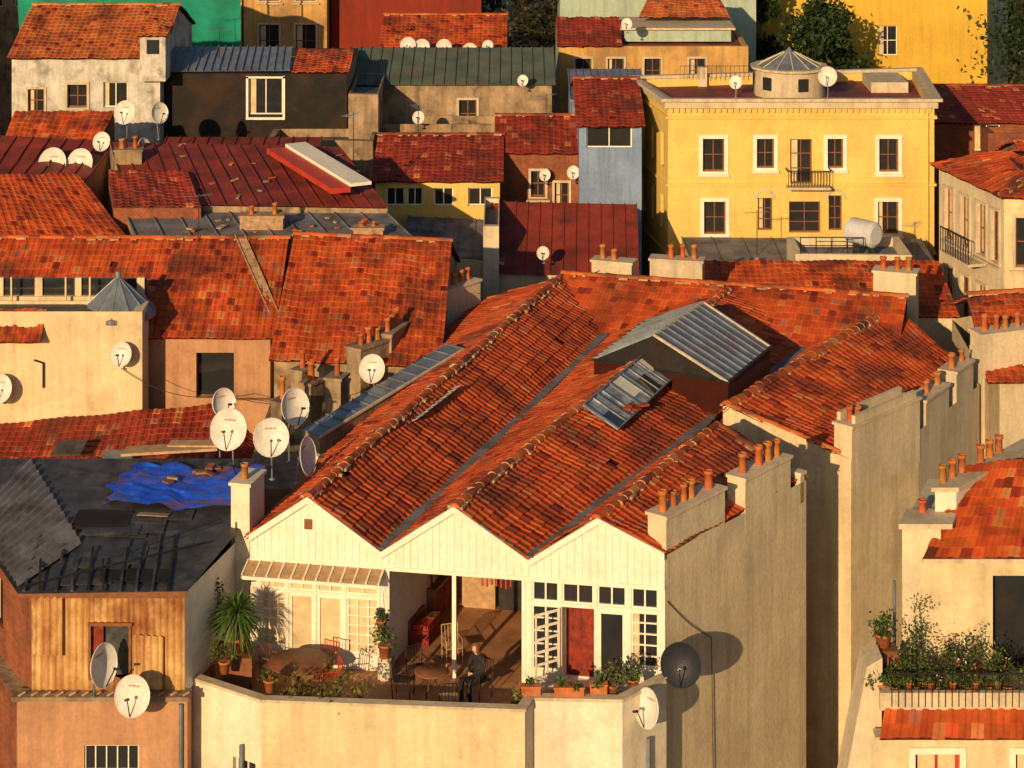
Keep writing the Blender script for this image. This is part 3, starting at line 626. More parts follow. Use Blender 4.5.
gable('red_roof_yellow_house',(-5.6,90),(-.5,90),(0,8.5),0,20.35,21.3,['yellow','oldwall','oldwall','oldwall'],kind=1,ops={0:[(.45,1.2,19.3,20.05,'w1'),(1.3,1.95,19.3,20.05,'w1'),(2.4,3.2,19.3,20.05,'w1'),(3.8,4.8,19.3,20.05,'w1')]})
block('flat_grey_house',[(-4.6,85.5),(-.3,85),(-.4,89.5),(-4.2,89.8)],0,[18.5,18.3,18.8,18.9],'creamg','greyroof',tile=False)
house('grey_tall_wall',[(-1.1,84),(-.5,84),(-.5,89),(-1.1,89)],0,19.9,'creamg',flat='tar')
gable('brick_house',(-.6,93),(2.85,93),(0,6),0,20.9,21.8,'brick',kind=1,ops={0:[(1.4,2.0,19.0,20.1,'sh'),(2.4,3.0,18.5,19.6,'sh')]})
gable('blue_house',(2.8,91.6),(5.4,91.6),(0,9),0,22.3,23.4,['blue','blue','blue','blue'],kind=1,ops={0:[(.3,2.2,21.35,22.25,'w1')]})
gable('mansard_house',(-.8,84.8),(4.7,84.3),(.3,8),0,18.0,19.7,'creamg',kind=1,roofmat='redmetal')
block('blue_sheet_roof_house',[(2.6,98),(6.0,98),(6.0,103),(2.6,103)],0,[22.2,22.2,22.7,22.7],'blue','metal',tile=False,rib=.35)
TH=house('pale_green_terrace_house',[(2.3,108),(11.6,108),(11.6,116),(2.3,116)],0,23.0,['ochre','teal','teal','teal'],ops={0:[(u,u+.8,21.2,22.4,'sh') for u in (.8,2.4,4.2,6.4)]},flat='redmetal',par=.1)
M=MB(); M.box(5.6,10.9,109.5,113,23,23.6,'teal'); M.box(5.4,11.1,109.3,113.2,23.6,23.7,'stone'); tiles(M,(2.2,107.8,23.05),(5.4,107.8,23.05),(5.4,111,24),(2.2,111,24),kind=1); tiles(M,(6.4,111,24.0),(11,111,24.0),(10.5,114,24.9),(7.2,114,24.9),kind=2); M.build('upper_terrace',TH)
house('pale_blue_building',[(2.6,119),(13.2,119),(13.2,128),(2.6,128)],0,26,'teal',ops={0:[(u,u+.9,24.2,25.5,'w1') for u in (1,3,8.5)]})

# ================================================================== YELLOW BUILDING
YP=[(6.5,91.7),(17.6,91.7),(18.2,99),(5.5,96.9)]
o=[(1.45,2.35,20.35,21.72,'wt'),(3.7,4.42,20.5,21.72,'wt'),(5.1,6.0,19.85,21.7,'wa'),(6.65,7.3,20.5,21.72,'wt'),(8.8,9.6,20.35,21.72,'wt'),
   (1.5,2.4,17.75,19.1,'wt'),(3.75,4.35,17.9,19.25,'wa'),(5.05,6.35,17.8,19.1,'wa'),(6.7,7.25,17.9,19.35,'wa'),(8.75,9.6,17.75,19.1,'wt')]
for u in (1.5,3.7,5.1,6.7,8.8): o.append((u,u+.85,14.6,16.2,'wa'))
Y=house('yellow_apartment_building',YP,0,23.3,'yellow',ops={0:o,3:[(u,u+.6,z,z+1.4,'wa') for u in (1,2.6,4.1) for z in (17.8,20.4)]},flat='redmetal',par=.35,cap='stone')
M=MB()
for z,h,pj in ((23.3,.12,.3),(23.0,.3,.14),(22.55,.12,.1),(19.75,.1,.08),(16.9,.1,.08)):
    for i in range(4):
        a,b=V(YP[i]),V(YP[(i+1)%4]); d=(b-a).normalized(); n=V((d.y,-d.x)); a2=a-d*pj; 
        M.obox((*a2,z+.002*i),(*(b+d*pj-a2),0),(*(n*pj),0),(0,0,h),'yellow' if z<23 else 'stone')
for i in range(44): M.box(6.6+i*.25,6.7+i*.25,91.58,91.7,22.82,22.98,'yellow')
M.box(11.4,13.2,91.0,91.7,19.72,19.82,'stone')
for i in range(15): M.cyl((11.45+i*.12,91.05,19.82),(11.45+i*.12,91.05,20.5),.015,.015,'iron',5)
M.cyl((11.4,91.05,20.5),(13.2,91.05,20.5),.025,.025,'iron',6)
for x in (11.4,13.2): M.cyl((x,91.05,20.5),(x,91.7,20.5),.025,.025,'iron',6)
for u in (3.72,6.67):
    cx=6.5+u+.32
    for k in range(8):
        t=math.pi*k/8; t2=math.pi*(k+1)/8
        M.face([(cx+.45*math.cos(t),91.65,19.2+.45*math.sin(t)),(cx+.45*math.cos(t2),91.65,19.2+.45*math.sin(t2)),(cx+.33*math.cos(t2),91.65,19.2+.33*math.sin(t2)),(cx+.33*math.cos(t),91.65,19.2+.33*math.sin(t))],'stone')
M.cyl((17.3,91.6,8),(17.3,91.6,22.9),.06,.06,'yellow',8)
M.build('cornices_and_balcony',Y)
M=MB(); c=V((12,95.2)); n=12
for z0,z1,r0,r1,mt in ((22.95,24.1,1.55,1.5,'stone'),(24.1,24.2,1.7,1.7,'stone'),(24.2,24.75,1.35,.25,'metal'),(24.75,25,.2,.02,'metal')): M.cyl((*c,z0),(*c,z1),r0,r1,mt,n)
for i in range(n):
    t=2*math.pi*(i+.5)/n; p=c+V((math.cos(t),math.sin(t)))*1.53; q=V((-math.sin(t),math.cos(t)))*.22
    if i%2: M.obox((*(p-q),23.3),(*(q*2),0),(math.cos(t)*.03,math.sin(t)*.03,0),(0,0,.55),'glass')
    t=2*math.pi*i/n; M.cyl((c.x+1.37*math.cos(t),c.y+1.37*math.sin(t),24.22),(c.x+.25*math.cos(t),c.y+.25*math.sin(t),24.78),.025,.025,'stone',5)
M.build('lantern_turret',Y)
M=MB(); M.box(15.6,17.2,95.5,98,22.95,23.4,'stone'); M.box(8.2,8.6,97,97.4,22.9,23.8,'stone')
for i in range(16): M.cyl((7.4+i*.2,96.8,23.3),(7.4+i*.2,96.8,23.9),.012,.012,'iron',4)
M.cyl((7.4,96.8,23.9),(10.4,96.8,23.9),.015,.015,'iron',4); M.build('roof_huts',Y)
dish((13.5,94,23.9),(-.3,-1,.3),.42,(13.5,94.1,22.95),mark=False)
dish((9.6,94.3,23.6),(-.3,-1,.3),.28,(9.6,94.4,22.95),mark=False)
YB=house('tall_yellow_building',[(14.2,125),(27,125),(27,136),(14.2,136)],0,28,'yellow2',ops={0:[(6.6,7.7,23.3,25.0,'w'),(9.8,10.9,23.3,25.0,'w'),(6.6,7.7,19.8,21.5,'w'),(2.4,3.4,19.8,21.5,'w')]})
block('low_tiled_house',[(6.3,79),(16,78.6),(16,82.5),(6.3,82.5)],0,[17.9,17.9,18.95,18.95],'creamg','',kind=0)
block('grey_flat_roof_house',[(7.2,84.5),(16.6,84),(16.8,90.5),(7,90.8)],0,[17.6,17.6,17.8,17.8],'creamg','greyroof',tile=False,rib=1.2)
debris(9.5,86,lambda x,y:17.75,20,2,1.5)
house('roof_hut',[(10.8,83.8),(15.2,83.6),(15.2,86.5),(10.8,86.5)],0,18.9,'creamg',flat='greyroof',ops={0:[(1,1.8,17.9,18.6,'w1')]})
M=MB()
M.cyl((13.2,85.3,19.45),(13.9,84.5,19.45),.5,.5,'tank',20); M.cyl((13.1,85.41,19.45),(13.2,85.3,19.45),.35,.5,'tank',20); M.cyl((13.9,84.5,19.45),(13.98,84.41,19.45),.5,.35,'tank',20)
for x in (13.2,13.8): M.box(x,x+.12,84.5,85.3,18.55,19.1,'iron')
M.build('water_tank')
M=MB()
for i in range(5): M.cyl((11+i*.6,83.9,18.9),(11+i*.6,83.9,19.5),.02,.02,'iron',5)
M.cyl((11,83.9,19.5),(13.4,83.9,19.5),.02,.02,'iron',5); M.cyl((11,83.9,19.2),(13.4,83.9,19.2),.02,.02,'iron',5); M.build('roof_railing')
RB=[(17.9,80),(24,79.2),(24,86),(16.5,85)]
B=house('balcony_apartment_house',RB,0,22.0,['cream','cream','cream','creamg'],flat=None,ops={0:[(.4,1.2,19.4,21.2,'sh'),(.4,1.2,16.2,18,'sh'),(2.4,3.2,19.4,21.2,'sh')],3:[(.5,1.2,19.4,21.3,'sh'),(1.8,2.5,19.4,21.3,'sh'),(3.1,3.8,19.4,21.3,'sh'),(4.2,4.8,19.4,21.3,'sh'),(.5,1.2,16.4,18.3,'sh'),(1.8,2.5,16.4,18.3,'sh'),(3.1,3.8,16.4,18.3,'sh')]})
M=MB(); tiles(M,(16.2,85.3,22.0),(17.7,79.6,22.0),(20,81.5,22.7),(19,84.5,22.7)); tiles(M,(17.7,79.6,22.0),(24.2,78.8,22.0),(24.2,81.8,22.7),(20,81.5,22.7)); tiles(M,(24.2,86.5,22),(16.2,85.5,22),(19,84.5,22.7),(24.2,84.5,22.7),tw=.6,th=.6); ridge(M,[(17.7,79.6,22.1),(20,81.5,22.8)]); M.box(18.9,24,81.6,84.4,22,22.6,'under')
for i in range(12):
    p=V((16.9,83.4,19.2)).lerp(V((17.5,81.2,19.2)),i/11)+V((-.7,-.2,0)); M.cyl(p,p+V((0,0,.9)),.02,.02,'iron',5)
M.obox((16.9,83.4,19.1),(.6,-2.2,0),(-.72,-.2,0),(0,0,.1),'stone'); M.cyl(V((16.2,83.2,20.1)),V((16.8,81,20.1)),.03,.03,'iron',6)
M.build('roof_and_balcony',B)
gable('brick_row_house',(18.9,100),(28,100),(0,9),0,20.8,21.6,'brick',kind=1,ops={0:[(2.1,3.3,19.5,20.7,'w1'),(5,6.2,19.5,20.7,'w1')]})
house('grey_row_house',[(21.3,98.5),(30,98.5),(30,100),(21.3,100)],0,20.6,'brick',flat='greyroof',ops={0:[(.8,1.9,19.0,20.2,'w1')]})
gable('right_tiled_house',(21,88),(29,88),(0,7),0,20.5,21.6,'oldwall')
# ================================================================== RIGHT FOREGROUND HOUSE
g=grp('planted_balcony_house'); M=MB()
facade(M,(8.3,49.4),(16,49.4),0,16.9,'cream',[(.75,1.75,14.2,16.35,'red'),(3.0,4.0,14.2,16.35,'red')])
facade(M,(9.6,53.5),(8.3,49.4),0,17.5,'creamg')
facade(M,(9.55,51.25),(16,51.25),17.0,20.15,'cream',[(1.65,3.4,17.1,19.6,'hole')])
M.face([(8.3,49.4,17.42),(16,49.4,17.42),(16,51.3,17.42),(9.0,51.3,17.42)],'stone')
M.box(8.25,16,49.3,49.45,17.35,17.75,'stone'); M.obox((8.3,49.45,17.4),(.55,1.8,0),(.2,0,0),(0,0,.35),'stone')
M.box(8.1,16,48.95,49.38,16.85,16.92,'stone')
for k in range(2):
    y0=49.6+k*1.0; M.face([(8.35,y0,18.4),(8.0,y0,18.2),(7.3,y0,14.5),(6.8,y0,10),(8.4,y0,10)],'creamg')
M.face([(8.0,49.6,18.2),(8.0,50.6,18.2),(7.3,50.6,14.5),(7.3,49.6,14.5)],'creamg'); M.face([(7.3,49.6,14.5),(7.3,50.6,14.5),(6.8,50.6,10),(6.8,49.6,10)],'creamg'); M.face([(8.35,49.6,18.4),(8.35,50.6,18.4),(8.0,50.6,18.2),(8.0,49.6,18.2)],'stone')
M.box(6.8,8.4,49.6,50.6,0,10,'creamg')
M.obox((9.1,51.3,0),(.9,0,0),(1.2,3.2,0),(0,0,20.7),'creamg'); M.obox((9.0,51.2,20.7),(1.25,0,0),(.35,1.0,0),(0,0,.12),'stone')
M.obox((10.0,52.0,0),(.5,0,0),(2.9,3.4,0),(0,0,21.3),'whitew'); M.obox((9.9,51.95,21.3),(.65,0,0),(2.95,3.45,0),(0,0,.1),'stone')
M.face([(10.0,51.3,20.1),(16,51.3,20.1),(16,58,20.1),(13.5,58,20.1)],'under')
M.build('walls',g); M=MB()
tiles(M,(9.5,50.9,20.15),(16.2,50.9,20.15),(16.2,54.0,21.75),(11.0,53.2,21.5)); M.box(9.5,16,50.9,51.0,20.02,20.12,'stone')
tiles(M,(8.15,48.75,16.98),(16.2,48.75,16.98),(16.2,49.32,17.38),(8.35,49.32,17.38),tw=.28,th=.33,sagk=.3)
M.build('tiled_roofs',g); M=MB()
M.cyl((8.9,51.2,14.9),(8.9,51.2,19.5),.04,.04,'metal',8)
for i in range(44): M.cyl((8.5+i*.15,49.25,17.45),(8.5+i*.15,49.25,18.2),.009,.009,'iron',5)
M.cyl((8.45,49.25,18.2),(15,49.25,18.2),.02,.02,'iron',6); M.cyl((8.45,49.25,17.85),(15,49.25,17.85),.012,.012,'iron',6); M.cyl((8.45,49.25,18.2),(8.75,50.9,18.2),.018,.018,'iron',6)
M.build('railing_and_pipe',g)
M=MB()
for i in range(7):
    if i!=3: pot(M,(10.25+i*.3,52.35+i*.35,21.4),.4,.1)
pot(M,(9.7,52.0,20.8),.3); M.build('pots',g)
FLW=[(.6,.04,.03),(.6,.3,.3),(.7,.65,.6)]
DG=[(.03,.07,.015),(.05,.09,.02),(.08,.11,.03),(.14,.12,.03)]
for i,(x,y,h) in enumerate([(8.65,49.75,.35),(8.85,50.0,.6),(9.1,49.8,.5),(9.35,50.0,.6),(9.55,49.75,.4),(9.8,50.1,.7),(10.0,49.85,.35),(10.2,50.2,.6),(10.4,49.7,.4),(10.8,49.8,.55),(11.0,50.1,.7),(11.2,49.75,.45),(11.7,49.7,.45),(10.1,50.6,.8),(9.3,50.6,1.3),(9.0,50.2,.8),(12.1,49.8,.4),(10.7,50.7,.9)]):
    potplant('potted_plant',x,y,17.43,h=h,r=.27,n=300,flowers=FLW if i%3==1 else None,leaf=.085,cols=DG)
potplant('potted_shrub',8.5,50.35,18.35,h=.45,r=.25,n=300,pr=.2)
potplant('trailing_plant',8.35,49.7,17.5,h=.35,r=.3,n=260,cols=G1,drop=1)
M=MB(); M.box(8.3,8.8,50.1,50.6,17.42,18.33,'wood'); M.build('plant_stand')
for i in range(5): potplant('potted_geranium',8.9+i*.5,49.37,17.75,h=.25,r=.17,n=120,leaf=.07,pr=.08,ph=.18,flowers=FLW if i%2 else None,drop=.6)

# ================================================================== DISHES
F0=(-.25,-1,.35)
for p,f,r,b in [((-7.6,59.4,20.3),F0,.54,(-7.55,59.6,19.2)),((-6.5,59.4,20.1),(.1,-1,.25),.5,(-6.5,59.6,18.9)),((-6.1,61,20.4),(.75,-.8,.3),.5,(-6.2,61.2,18.8)),((-5.57,58.6,19.85),(1,-.35,.2),.5,(-5.75,58.7,19.1)),((-8.05,61,20.5),(.7,-.8,.3),.4,(-8.1,61.1,18.4)),
   ((-4.2,66.6,19.75),F0,.42,(-4.2,66.8,18.9)),((-12.6,71.1,18.85),F0,.39,(-12.6,71.38,18.3)),((-16.5,71.05,17.75),F0,.46,(-16.5,71.38,17.2)),
   ((-8.85,51.6,16.65),F0,.46,(-8.8,52.1,16.35)),((-9.72,51.75,17.3),(.9,-.5,.15),.5,(-9.9,52.1,16.4)),
   ((3.3,52.05,16.15),(-.8,-.55,.2),.45,(3.5,52.9,15.7))]: dish(p,f,r,b)
dish((4.1,53.1,16.75),(-.2,-1,.2),.52,(4.15,53.95,16.0),mat='dishd',mark=False)
for x,y,z,r,f in [(-18.0,86.5,21.75,.62,F0),(-16.9,86.4,21.8,.56,F0),(-16.3,87.6,22.4,.38,F0),(-15.7,89.5,23.2,.48,F0),(-14.4,89.5,23.2,.42,(.7,-.8,.2)),(-14.75,87.6,22.1,.44,(.9,-.5,.2)),(-13.1,87.4,21.9,.46,(.8,-.7,.25))]: dish((x,y,z),f,r,(x,y+.15,z-1.1))
for x,y,z,r in [(-4.1,96.9,21.6,.28),(1.4,92.6,20.0,.25),(2.6,92.6,20.1,.28),(1.2,83.9,18.9,.25),(-1.2,110.5,22.6,.3),(5.6,107.2,24.2,.28),(.5,98.8,22.9,.25)]: dish((x,y,z),F0,r,mark=False)
for x,y,z,h,a in [(-11,77.2,20.9,1.8,.4),(-6.2,86,21.9,2,1.2),(-18.5,99.5,26,1.5,.3),(1.5,95,21.6,1.4,.8),(9.8,88,17.8,1.8,.2),(-4.0,94,21.2,1.5,2),(15.2,83,18.9,1.4,1),(-12.9,97,24.2,1.3,.6),(8,113,24,1.4,.5)]: aerial(x,y,z,h,a)
cable([(-12.6,71.3,18.3),(-9.2,71,17.6),(-5.3,67.2,19.0)]); cable([(-7.6,59.6,19.4),(-6.75,56.2,19.6)],.15); cable([(-1.2,76,19.5),(3.5,77.8,20)],.3); cable([(3.8,53.7,18),(5.0,55.15,16.5),(5.1,55.25,10)],.1)

# ================================================================== TERRACE FURNITURE
g=grp('round_table'); M=MB(); M.lathe((-5.2,53.75,0),[(.001,16.53),(.74,16.53),(.76,16.5),(.74,16.47),(.001,16.47)],'wood',28); M.build('top',g); M=MB()
M.cyl((-5.2,53.75,zf+.05),(-5.2,53.75,16.47),.06,.05,'wood')
for k in range(4):
    t=k*math.pi/2+.4; M.cyl((-5.2,53.75,zf+.2),(-5.2+.4*math.cos(t),53.75+.4*math.sin(t),zf+.03),.03,.025,'wood',6)
M.build('pedestal',g)
def chair(name,x,y,ang,mat,seatm=None,z=zf):
    g=grp(name); M=MB(); Rm=Matrix.Rotation(ang,3,'Z')
    def P(a,b,c): return V((x,y,z))+Rm@V((a,b,c))
    s=.21
    for a,b in ((-s,-s),(s,-s)): M.cyl(P(a,b,0.005),P(a,b,.64),.014,.014,mat,6)
    for a in (-s,s):
        M.cyl(P(a,s,0.005),P(a,s+.07,.88),.014,.014,mat,6); M.cyl(P(a,-s,.64),P(a,s+.05,.64),.014,.014,mat,6)
    M.cyl(P(-s,s+.07,.88),P(s,s+.07,.88),.014,.014,mat,6)
    for k in range(4): M.cyl(P(-s+.42*(k+1)/5,s,.45),P(-s+.42*(k+1)/5,s+.07,.88),.009,.009,mat,5)
    M.build('frame',g); M=MB()
    for k in range(6): M.obox(P(-s,-s+k*.072,.43),Rm@V((2*s,0,0)),Rm@V((0,.055,0)),(0,0,.02),seatm or mat)
    M.build('seat',g)
chair('garden_chair',-4.45,53.6,-1.3,'redp','redp'); chair('garden_chair',-5.9,54.3,.9,'wood','wood'); chair('garden_chair',-4.6,54.4,-.5,'redp','wood')
chair('garden_chair',-2.65,53.5,1.4,'iron'); chair('garden_chair',-2.3,54.15,.5,'iron'); chair('garden_chair',-1.5,52.55,3.3,'iron','palewood')
chair('garden_chair',-.8,53.5,-.75,'iron','iron'); chair('wooden_chair',-1.5,55.4,.3,'palewood','palewood')
g=grp('metal_table'); M=MB(); M.lathe((-1.95,53.3,0),[(.001,16.48),(.42,16.48),(.43,16.46),(.001,16.45)],'wood',22); M.build('top',g); M=MB()
for k in range(3):
    t=k*2.09; M.cyl((-1.95,53.3,16.45),(-1.95+.3*math.cos(t),53.3+.3*math.sin(t),zf+.01),.015,.015,'iron',6)
M.build('legs',g)
g=grp('dresser'); M=MB(); b0=FP(3.6,zf,-2.6)+w*.4
M.obox(b0,w*1.6,fd.to_3d()*.5,(0,0,.9),'wood')
for k in range(3): M.obox(b0+fd.to_3d()*.5+w*(.06+.52*k)+V((0,0,.1)),w*.42,fd.to_3d()*.02,(0,0,.7),'redcurt')
M.obox(b0-V((0,0,-1.4)),w*1.6,fd.to_3d()*.25,(0,0,.04),'wood')
for k in range(9): M.lathe(b0+w*(.15+.16*k)+fd.to_3d()*.25+V((0,0,.9)),[(.001,0),(.05,0),(.06,R.uniform(.1,.28)),(.03,.3)],R.choice(['whitew','redp','palewood','metal']),8)
M.build('cabinet',g)
g=grp('red_sofa'); M=MB(); b0=FP(3.65,zf,-1.6)
M.obox(b0,w*1.1,fd.to_3d()*.6,(0,0,.38),'redcurt'); M.obox(b0,w*1.1,fd.to_3d()*.14,(0,0,.62),'wood'); M.obox(b0+V((0,0,.38))+w*.08+fd.to_3d()*.16,w*.45,fd.to_3d()*.4,(0,0,.12),'redp'); M.obox(b0+V((0,0,.38))+w*.58+fd.to_3d()*.16,w*.45,fd.to_3d()*.4,(0,0,.12),'wood'); M.build('frame_and_cushions',g)
g=grp('stove'); M=MB(); b0=FP(5.6,zf,-4.2); M.obox(b0,fd.to_3d()*.7,fn.to_3d()*-.5,(0,0,.9),'iron'); M.cyl(b0+V((.35,.25,.9)),b0+V((.35,.25,2.5)),.07,.07,'metal'); 
for k in range(4): M.lathe(b0+V((-.5+.3*k,.1,.9 if k>1 else 1.0)),[(.001,0),(.12,0),(.14,.2),(.05,.25)],'metal',10)
M.obox(b0-fd.to_3d()*1.0,fd.to_3d()*.9,fn.to_3d()*-.5,(0,0,.95),'palewood'); M.build('stove_body',g)
M=MB(); lp=FP(6.4,17.6,-2); M.lathe(lp,[(.03,.3),(.2,0),(.19,0),(.02,.28)],'palewood',12); M.cyl(lp+V((0,0,.3)),lp+V((0,0,.75)),.008,.008,'iron',5); M.build('pendant_lamp_shade')
M=MB()
for k in range(7): M.cyl(FP(5.9+.12*k,18.3,-.3),FP(5.9+.12*k,18.0-.1*R.random(),-.3),.015,.03,'redp',5)
M.build('hanging_dried_peppers')
def yucca(x,y,z,n,L):
    g=grp('yucca_plant'); M=MB(); M.lathe((x,y,z),[(.001,0),(.16,0),(.22,.35),(.24,.35),(.22,.39),(.001,.34)],'terra',12,(.45,.15,.06)); M.cyl((x,y,z+.3),(x,y,z+.95),.06,.05,'bark',8); M.build('pot_and_stem',g); M=MB()
    for _ in range(n):
        t=R.uniform(0,6.28); el=R.uniform(-.5,1.4); d=V((math.cos(t)*math.cos(el),math.sin(t)*math.cos(el),math.sin(el))); s=V((-math.sin(t),math.cos(t),0)); p=V((x,y,z+.95+R.uniform(-.1,.15))); l=L*R.uniform(.7,1.1); c=R.choice(G1); c=tuple(q*R.uniform(1.0,2.0) for q in c); pr=None
        for k in range(5):
            q=k/4; pp=p+d*l*q-V((0,0,l*.45*q*q)); wd=.032*(1-q)+.003; e=(pp-s*wd,pp+s*wd)
            if pr: M.face([pr[0],pr[1],e[1],e[0]],'leaf',c)
            pr=e
    M.build('leaves',g)
yucca(-6.75,54.0,16.6,420,.95)
M=MB(); M.box(-7.1,-6.35,53.7,54.4,zf,16.6,'wood'); M.build('plant_pedestal')
potplant('climbing_plant',-7.25,54.4,16.4,h=1.7,r=.2,n=420,leaf=.09)
potplant('potted_plant',-6.95,53.2,16.47,h=.35,r=.25,n=160,cols=[(.12,.1,.03),(.06,.09,.02)])
potplant('potted_plant',-5.75,52.2,16.47,h=.2,r=.2,n=140,flowers=[(.5,.1,.02)])
potplant('potted_plant',-5.1,52.35,zf,h=.8,r=.35,n=260,cols=[(.2,.14,.03),(.1,.12,.03)])
potplant('potted_plant',-4.2,52.3,zf,h=1.0,r=.35,n=260,cols=[(.16,.14,.03),(.08,.1,.03)])
potplant('potted_plant',-3.6,52.4,zf,h=.75,r=.3,n=200,cols=[(.24,.16,.03),(.1,.12,.03)])
potplant('potted_plant',-3.15,54.55,zf+.5,h=.4,r=.25,n=220,pr=.17,ph=.3)
M=MB(); M.lathe((-3.15,54.55,zf),[(.2,0),(.18,.5),(.001,.5)],'whitew',10); M.build('plinth')
potplant('hanging_pot_plant',FP(3.45,0,.25).x,FP(3.45,0,.25).y,16.85,h=.3,r=.2,n=120,pr=.12)
M=MB(); q=FP(3.45,16.95,.25)
for k in range(3): M.cyl(q+V((.12*math.cos(k*2.1),.12*math.sin(k*2.1),.1)),q+V((0,0,1.35)),.005,.005,'iron',4)
M.build('pot_hanger')
potplant('planter_trough',1.35,52.0,16.47,h=.2,r=.2,n=150,trough=.7,flowers=[(.5,.08,.02)])
potplant('planter_trough',.45,52.05,16.47,h=.15,r=.15,n=60,trough=.45)
potplant('potted_plant',0.15,52.1,zf,h=.8,r=.2,n=150,cols=[(.2,.15,.04),(.1,.12,.03)])
potplant('potted_plant',2.4,52.3,16.3,h=.55,r=.3,n=260,cols=[(.12,.14,.05),(.07,.1,.03)]); potplant('potted_plant',2.9,52.6,16.3,h=.4,r=.25,n=200)
potplant('potted_plant',2.05,52.15,16.47,h=.15,r=.15,n=60,trough=.4)
M=MB(); q=FP(3.38,17.25,.12); M.cyl(q-V((0,0,.1)),q+V((0,0,.12)),.06,.07,'iron',8); M.build('wall_lantern')

# ================================================================== SEATED WOMAN
def skinmesh(name,pts,edges,mats_fn,par,xf,sub=2,root=0):
    me=bpy.data.meshes.new(name); me.from_pydata([p[:3] for p in pts],edges,[]); o=bpy.data.objects.new(name,me); scene.collection.objects.link(o)
    md=o.modifiers.new('skin','SKIN'); 
    for i,p in enumerate(pts): me.skin_vertices[0].data[i].radius=(p[3],p[4] if len(p)>4 else p[3])
    me.skin_vertices[0].data[root].use_root=True
    s=o.modifiers.new('sub','SUBSURF'); s.levels=sub; s.render_levels=sub
    dg=bpy.context.evaluated_depsgraph_get(); dg.update(); m2=bpy.data.meshes.new_from_object(o.evaluated_get(dg))
    bpy.data.objects.remove(o)
    ks=[]
    for pl in m2.polygons:
        k=mats_fn(pl.center); 
        if k not in ks: ks.append(k)
    m2.materials.clear()
    for k in ks: m2.materials.append(T[k])
    for pl in m2.polygons: pl.material_index=ks.index(mats_fn(pl.center)); pl.use_smooth=True
    m2.transform(xf); o=bpy.data.objects.new(name,m2); scene.collection.objects.link(o); o.parent=par; return o
PW=grp('seated_woman'); xf=Matrix.Translation((-.8,53.5,zf-.01))@Matrix.Rotation(-.75,4,'Z')@Matrix.Scale(.98,4)
pts=[(0,.04,.58,.17,.13),(0,.05,.76,.145,.105),(0,.0,.92,.165,.115),(0,-.04,1.03,.13,.09),(0,-.08,1.12,.05,.05),(0,-.11,1.18,.048,.05),
 (.19,-.03,1.0,.072),(.25,-.09,.78,.058),(.09,-.30,.72,.038),(-.19,-.03,1.0,.072),(-.25,-.10,.78,.058),(-.04,-.31,.72,.038),
 (.11,-.10,.56,.115),(.14,-.50,.54,.082),(.15,-.50,.30,.065),(.15,-.46,.09,.045),(.17,-.60,.045,.04),
 (-.11,-.10,.56,.115),(-.14,-.50,.56,.082),(-.08,-.56,.32,.065),(0,-.60,.12,.045),(-.02,-.74,.06,.04)]
ed=[(0,1),(1,2),(2,3),(3,4),(4,5),(3,6),(6,7),(7,8),(3,9),(9,10),(10,11),(0,12),(12,13),(13,14),(14,15),(15,16),(0,17),(17,18),(18,19),(19,20),(20,21)]
skinmesh('body',pts,ed,lambda c:'skin' if c.z>1.105 and abs(c.x)<.065 else 'cloth',PW,xf,3)
def hand(sx,wx,wy,wz,name):
    P=[(wx,wy,wz,.026,.02),(wx-sx*.03,wy-.03,wz-.005,.032,.018),(wx-sx*.055,wy-.055,wz-.01,.03,.016)]; E=[(0,1),(1,2)]
    for k,(off,L) in enumerate(((-.028,.06),(-.01,.068),(.009,.064),(.027,.05))):
        b=V((wx-sx*.055+off*.6,wy-.055-off*.6,wz-.01)); d=V((-sx*.75,-.6,-.15)).normalized(); i=len(P)
        P.append((*(b+d*.012),.0095)); P.append((*(b+d*L*.55),.0085)); P.append((*(b+d*L*.8+V((0,0,-.022))),.0075)); E+=[(2,i),(i,i+1),(i+1,i+2)]
    i=len(P); P.append((wx-sx*.02,wy-.045,wz+.02,.0105)); P.append((wx-sx*.045,wy-.07,wz+.03,.009)); E+=[(1,i),(i,i+1)]
    skinmesh(name,P,E,lambda c:'skin',PW,xf,1)
hand(1,.09,-.30,.72,'left_hand'); hand(-1,-.04,-.31,.72,'right_hand')
M=MB(); hc=V((0,-.12,1.265)); n=24; vs=[]; m=16
def hp(t,f):
    x=math.sin(f)*math.cos(t)*.078; y=math.sin(f)*math.sin(t)*.096; z=math.cos(f)*.12
    front=max(0,-math.sin(t))*math.sin(f)
    if z<-.03: x*=1+.28*(z+.03)/.085*.9; 
    if front>.93 and -.035<z<.012: y-=.02*(1-abs(z+.02)/.035)
    if front>.85 and .0<z<.03 and .2<abs(math.cos(t))<.5: y+=.006
    return hc+V((x,y,z))
for j in range(m+1):
    for i in range(n): vs.append(hp(2*math.pi*i/n,math.pi*j/m))
vs=[xf@v for v in vs]
M.idx(vs,[(j*n+i,j*n+(i+1)%n,(j+1)*n+(i+1)%n,(j+1)*n+i) for j in range(m) for i in range(n)],'skin',sm=True)
def blob(c,r,mat):
    q=[]
    for j in range(7):
        for i in range(10):
            t=2*math.pi*i/10;f=math.pi*j/6; q.append(xf@(V(c)+V((r[0]*math.sin(f)*math.cos(t),r[1]*math.sin(f)*math.sin(t),r[2]*math.cos(f)))))
    M.idx(q,[(j*10+i,j*10+(i+1)%10,(j+1)*10+(i+1)%10,(j+1)*10+i) for j in range(6) for i in range(10)],mat,sm=True)
for s in (-1,1):
    blob(hc+V((s*.03,-.086,.01)),(.011,.007,.006),'white'); blob(hc+V((s*.03,-.091,.01)),(.005,.004,.005),'iron'); blob(hc+V((s*.079,0,-.005)),(.01,.02,.028),'skin'); blob(hc+V((s*.03,-.089,.028)),(.014,.005,.003),'hair')
